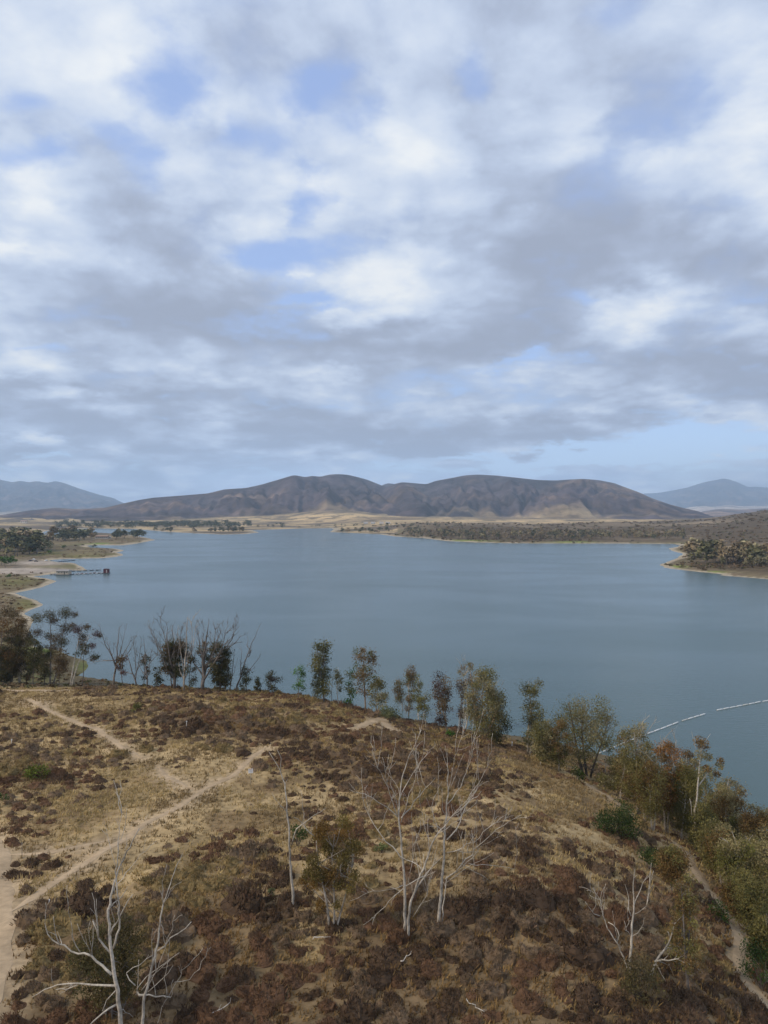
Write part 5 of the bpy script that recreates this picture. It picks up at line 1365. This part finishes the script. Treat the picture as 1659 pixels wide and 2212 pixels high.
dock('main boat dock running from the tan boathouse to the red hut', (160, 1241), (226, 1238.0), 2.4, (.33, .31, .30), 8)
dock('thin dark dock behind the row of boats', (150, 1234.6), (218, 1231.6), 1.6, (.14, .15, .17), 9)
dock('dark blue floating dock in the inlet farther up the left shore', (126, 1213.6), (162, 1210.6), 2.6, (.10, .12, .19), 4)
dock('gangway from the gravel bank to the tan boathouse', (108, 1241.6), (128, 1241.2), 1.5, (.30, .28, .26), 3)
def hut(name, label, u, v, w, d, h, wall, roof, rise, over, door, group=None, z=.65, raft=True, win=True):
    p = w2(u, v); root = empty(name, p); tag(root, label, 'building', group)
    if raft:
        mb = MB(); mb.box((0, 0, .4), (w * 1.35, d * 1.3, .5), 0, (.12, .12, .13)); link('raft', mb.data('raft', M_PAINT), root)
    mb = MB(); mb.box((0, 0, z + h / 2), (w, d, h), 0, wall); wl = link('wall', mb.data('wall', M_PAINT), root)
    mb = MB(); a, b2 = w / 2 + over, d / 2 + over; zt = z + h + .02
    V = [(-a, -b2, zt), (a, -b2, zt), (a, b2, zt), (-a, b2, zt), (-a * .75, 0, zt + rise), (a * .75, 0, zt + rise)]
    V += [(x, y, zz - .14) for x, y, zz in V[:4]]
    mb.add(V, [(0, 1, 5, 4), (2, 3, 4, 5), (0, 6, 7, 1), (1, 7, 8, 2), (2, 8, 9, 3), (3, 9, 6, 0), (6, 9, 8, 7)], [(1, 2, 5), (3, 0, 4)], roof); link('roof', mb.data('roof', M_PAINT), root)
    mb = MB(); mb.box((w * .18, -d / 2 - .03, z + h * .42), (.95, .05, h * .82), 0, door); link('door', mb.data('door', M_PAINT), root)
    if win:
        for x in (-w * .28, -w * .05, w * .36):
            mb = MB(); mb.box((x, -d / 2 - .03, z + h * .6), (.8, .05, .8), 0, (.04, .045, .05)); link('window', mb.data('window', M_PAINT), root)
    return root
hut('boathouse', 'tan floating boathouse with a low hipped roof at the shore end of the dock', 138, 1241.6, 11.5, 7, 3.2, (.50, .43, .33), (.30, .27, .24), 1.4, .7, (.10, .09, .08))
hut('floating_hut', 'dark red floating hut at the outer end of the dock', 230, 1238.5, 4.6, 4.0, 3.6, (.085, .012, .018), (.05, .014, .018), .35, .15, (.45, .40, .38), win=False)
def boat(label, u, v, L_, rz, c, name='boat', group='small boats moored along the dock', canopy=False):
    p = w2(u, v); root = empty(name, p); root.rotation_euler = (0, 0, rz); tag(root, label, 'boat', group)
    t = np.linspace(0, 1, 7); hw = L_ * .18 * np.array([.85, 1, 1, .95, .75, .42, .03]); sh = .55 + .35 * t ** 2
    V = []
    for i in range(7):
        x = (t[i] - .5) * L_
        V += [(x, -hw[i], sh[i]), (x, -hw[i] * .6, -.1), (x, hw[i] * .6, -.1), (x, hw[i], sh[i])]
    V = np.array(V); i = np.arange(6)[:, None] * 4; j = np.arange(3)[None]
    Q = np.stack([i + j, i + 4 + j, i + 5 + j, i + 1 + j], -1).reshape(-1, 4)
    mb = MB(); mb.add(V, np.r_[Q, [(0, 1, 2, 3)]], None, c); link('hull', mb.data('hull', M_PAINT), root)
    mb = MB()
    for x in (-.25, .08): mb.box((x * L_, 0, .42), (.35, L_ * .3, .06), 0, (.55, .52, .46))
    link('bench', mb.data('bench', M_PAINT), root)
    mb = MB(); mb.box((-L_ * .53, 0, .65), (.35, .3, .7), 0, (.05, .05, .06)); link('outboard_motor', mb.data('motor', M_PAINT), root)
    if canopy:
        mb = MB(); mb.box((-.05 * L_, 0, 2.2), (L_ * .5, L_ * .36, .08), 0, (.75, .75, .74))
        for a in (-.25, .15):
            for s in (-1, 1): mb.box((a * L_, s * L_ * .16, 1.4), (.06, .06, 1.6), 0, (.4, .4, .4))
        link('canopy', mb.data('canopy', M_PAINT), root)
bc = [(.72, .72, .70), (.62, .64, .66), (.70, .69, .64), (.30, .36, .42), (.74, .73, .72), (.28, .10, .09)]
for i in range(13):
    u = 163 + i * 4.6; front = i % 2 == 0
    v0 = 1241 - 3.0 * (u - 160) / 66 + (.85 if front else -.95)
    boat(('small skiff moored on the near side of the boat dock' if front else 'small skiff moored on the far side of the boat dock'), u, v0, 4.9, radians(90 + rng.uniform(-14, 14)), bc[int(rng.integers(6))], group='skiffs on the near side of the dock' if front else 'skiffs on the far side of the dock')
boat('lone dark boat lying off the far right shore', 873, 1160.6, 9, .1, (.12, .13, .14), group='boats far off', canopy=True)
for i, u in enumerate((338, 343, 348, 353)):
    boat('white boat moored off the tip of the left peninsula', u, 1164.6 + .2 * (i % 2), 7.0, rng.uniform(-.5, .5), (.78, .78, .77), group='white boats off the left peninsula')
# low building on the left peninsula, and small far houses
def far_house(label, u, v, w, d, h, wall, roof, nwin, name='house', group=None, flat=False):
    p = land_at(u, v); root = empty(name, p); tag(root, label, 'building', group)
    mb = MB(); mb.box((0, 0, h / 2 - .5), (w, d, h + 1), 0, wall); link('wall', mb.data('wall', M_PAINT), root)
    mb = MB(); rise = .2 if flat else d * .22; a, b2 = w / 2 + 1.0, d / 2 + 1.0; zt = h + .03
    V = [(-a, -b2, zt), (a, -b2, zt), (a, b2, zt), (-a, b2, zt), (-a * .9, 0, zt + rise), (a * .9, 0, zt + rise)]; V += [(x, y, z + -.4) for x, y, z in V[:4]]
    mb.add(V, [(0, 1, 5, 4), (2, 3, 4, 5), (0, 6, 7, 1), (1, 7, 8, 2), (2, 8, 9, 3), (3, 9, 6, 0), (6, 9, 8, 7)], [(1, 2, 5), (3, 0, 4)], roof); link('roof', mb.data('roof', M_PAINT), root)
    for i in range(nwin):
        x = -w / 2 + w * (i + .5) / nwin
        mb = MB(); mb.box((x, -d / 2 - .04, h * .5), (w / nwin * .55, .08, h * .5), 0, (.05, .05, .055)); link('window', mb.data('window', M_PAINT), root)
far_house('long low pavilion with a pale front on the left peninsula', 221, 1163.5, 26, 9, 5, (.50, .47, .43), (.34, .22, .15), 6, 'pavilion')
far_house('small white shed right of the long pavilion', 236, 1163, 6, 5, 3.6, (.68, .66, .62), (.45, .42, .38), 2, 'shed')
for i, u in enumerate((790, 806, 824, 838)):
    far_house('tiny white house in a row on the plain beyond the far shore', u, 1131.5, 16, 9, 5, (.75, .74, .72), (.55, .50, .46), 3, group='white houses on the far plain')
far_house('white farmhouse at the left foot of the hills', 52, 1124, 26, 14, 8, (.70, .66, .60), (.40, .26, .20), 3)
# cars on the gravel bank
def car(label, u, v, c, rz):
    p = land_at(u, v); root = empty('parked_car', p); tag(root, label, 'car', 'cars parked on the gravel bank'); root.rotation_euler = (0, 0, rz)
    mb = MB(); mb.box((0, 0, .62), (4.4, 1.8, .62), 0, c); V = [(-1.7, -.8, .93), (1.1, -.8, .93), (1.1, .8, .93), (-1.7, .8, .93), (-1.2, -.7, 1.5), (.5, -.7, 1.5), (.5, .7, 1.5), (-1.2, .7, 1.5)]
    mb.add(V, [(0, 1, 5, 4), (1, 2, 6, 5), (2, 3, 7, 6), (3, 0, 4, 7), (4, 5, 6, 7)], None, c); link('body', mb.data('body', M_PAINT), root)
    for a in (-1.35, 1.35):
        for s in (-1, 1):
            mb = MB(); tube(mb, [(a, s * .95, .32), (a, s * .75, .32)], [.33, .33], 10, (.03, .03, .03)); link('wheel', mb.data('wheel', M_PAINT), root)
for u, v, c, rz, lb in [(73.5, 1209.5, (.80, .80, .80), .3, 'white car on the gravel bank by the inlet'), (66, 1212.6, (.03, .03, .045), 1.2, 'dark car on the gravel bank, left of the white car'),
                        (78, 1213.8, (.05, .05, .07), .5, 'dark car alone in the middle of the gravel bank'), (100, 1211.8, (.78, .78, .76), 1.0, 'white car at the water end of the gravel bank')]:
    car(lb, u, v, c, rz)
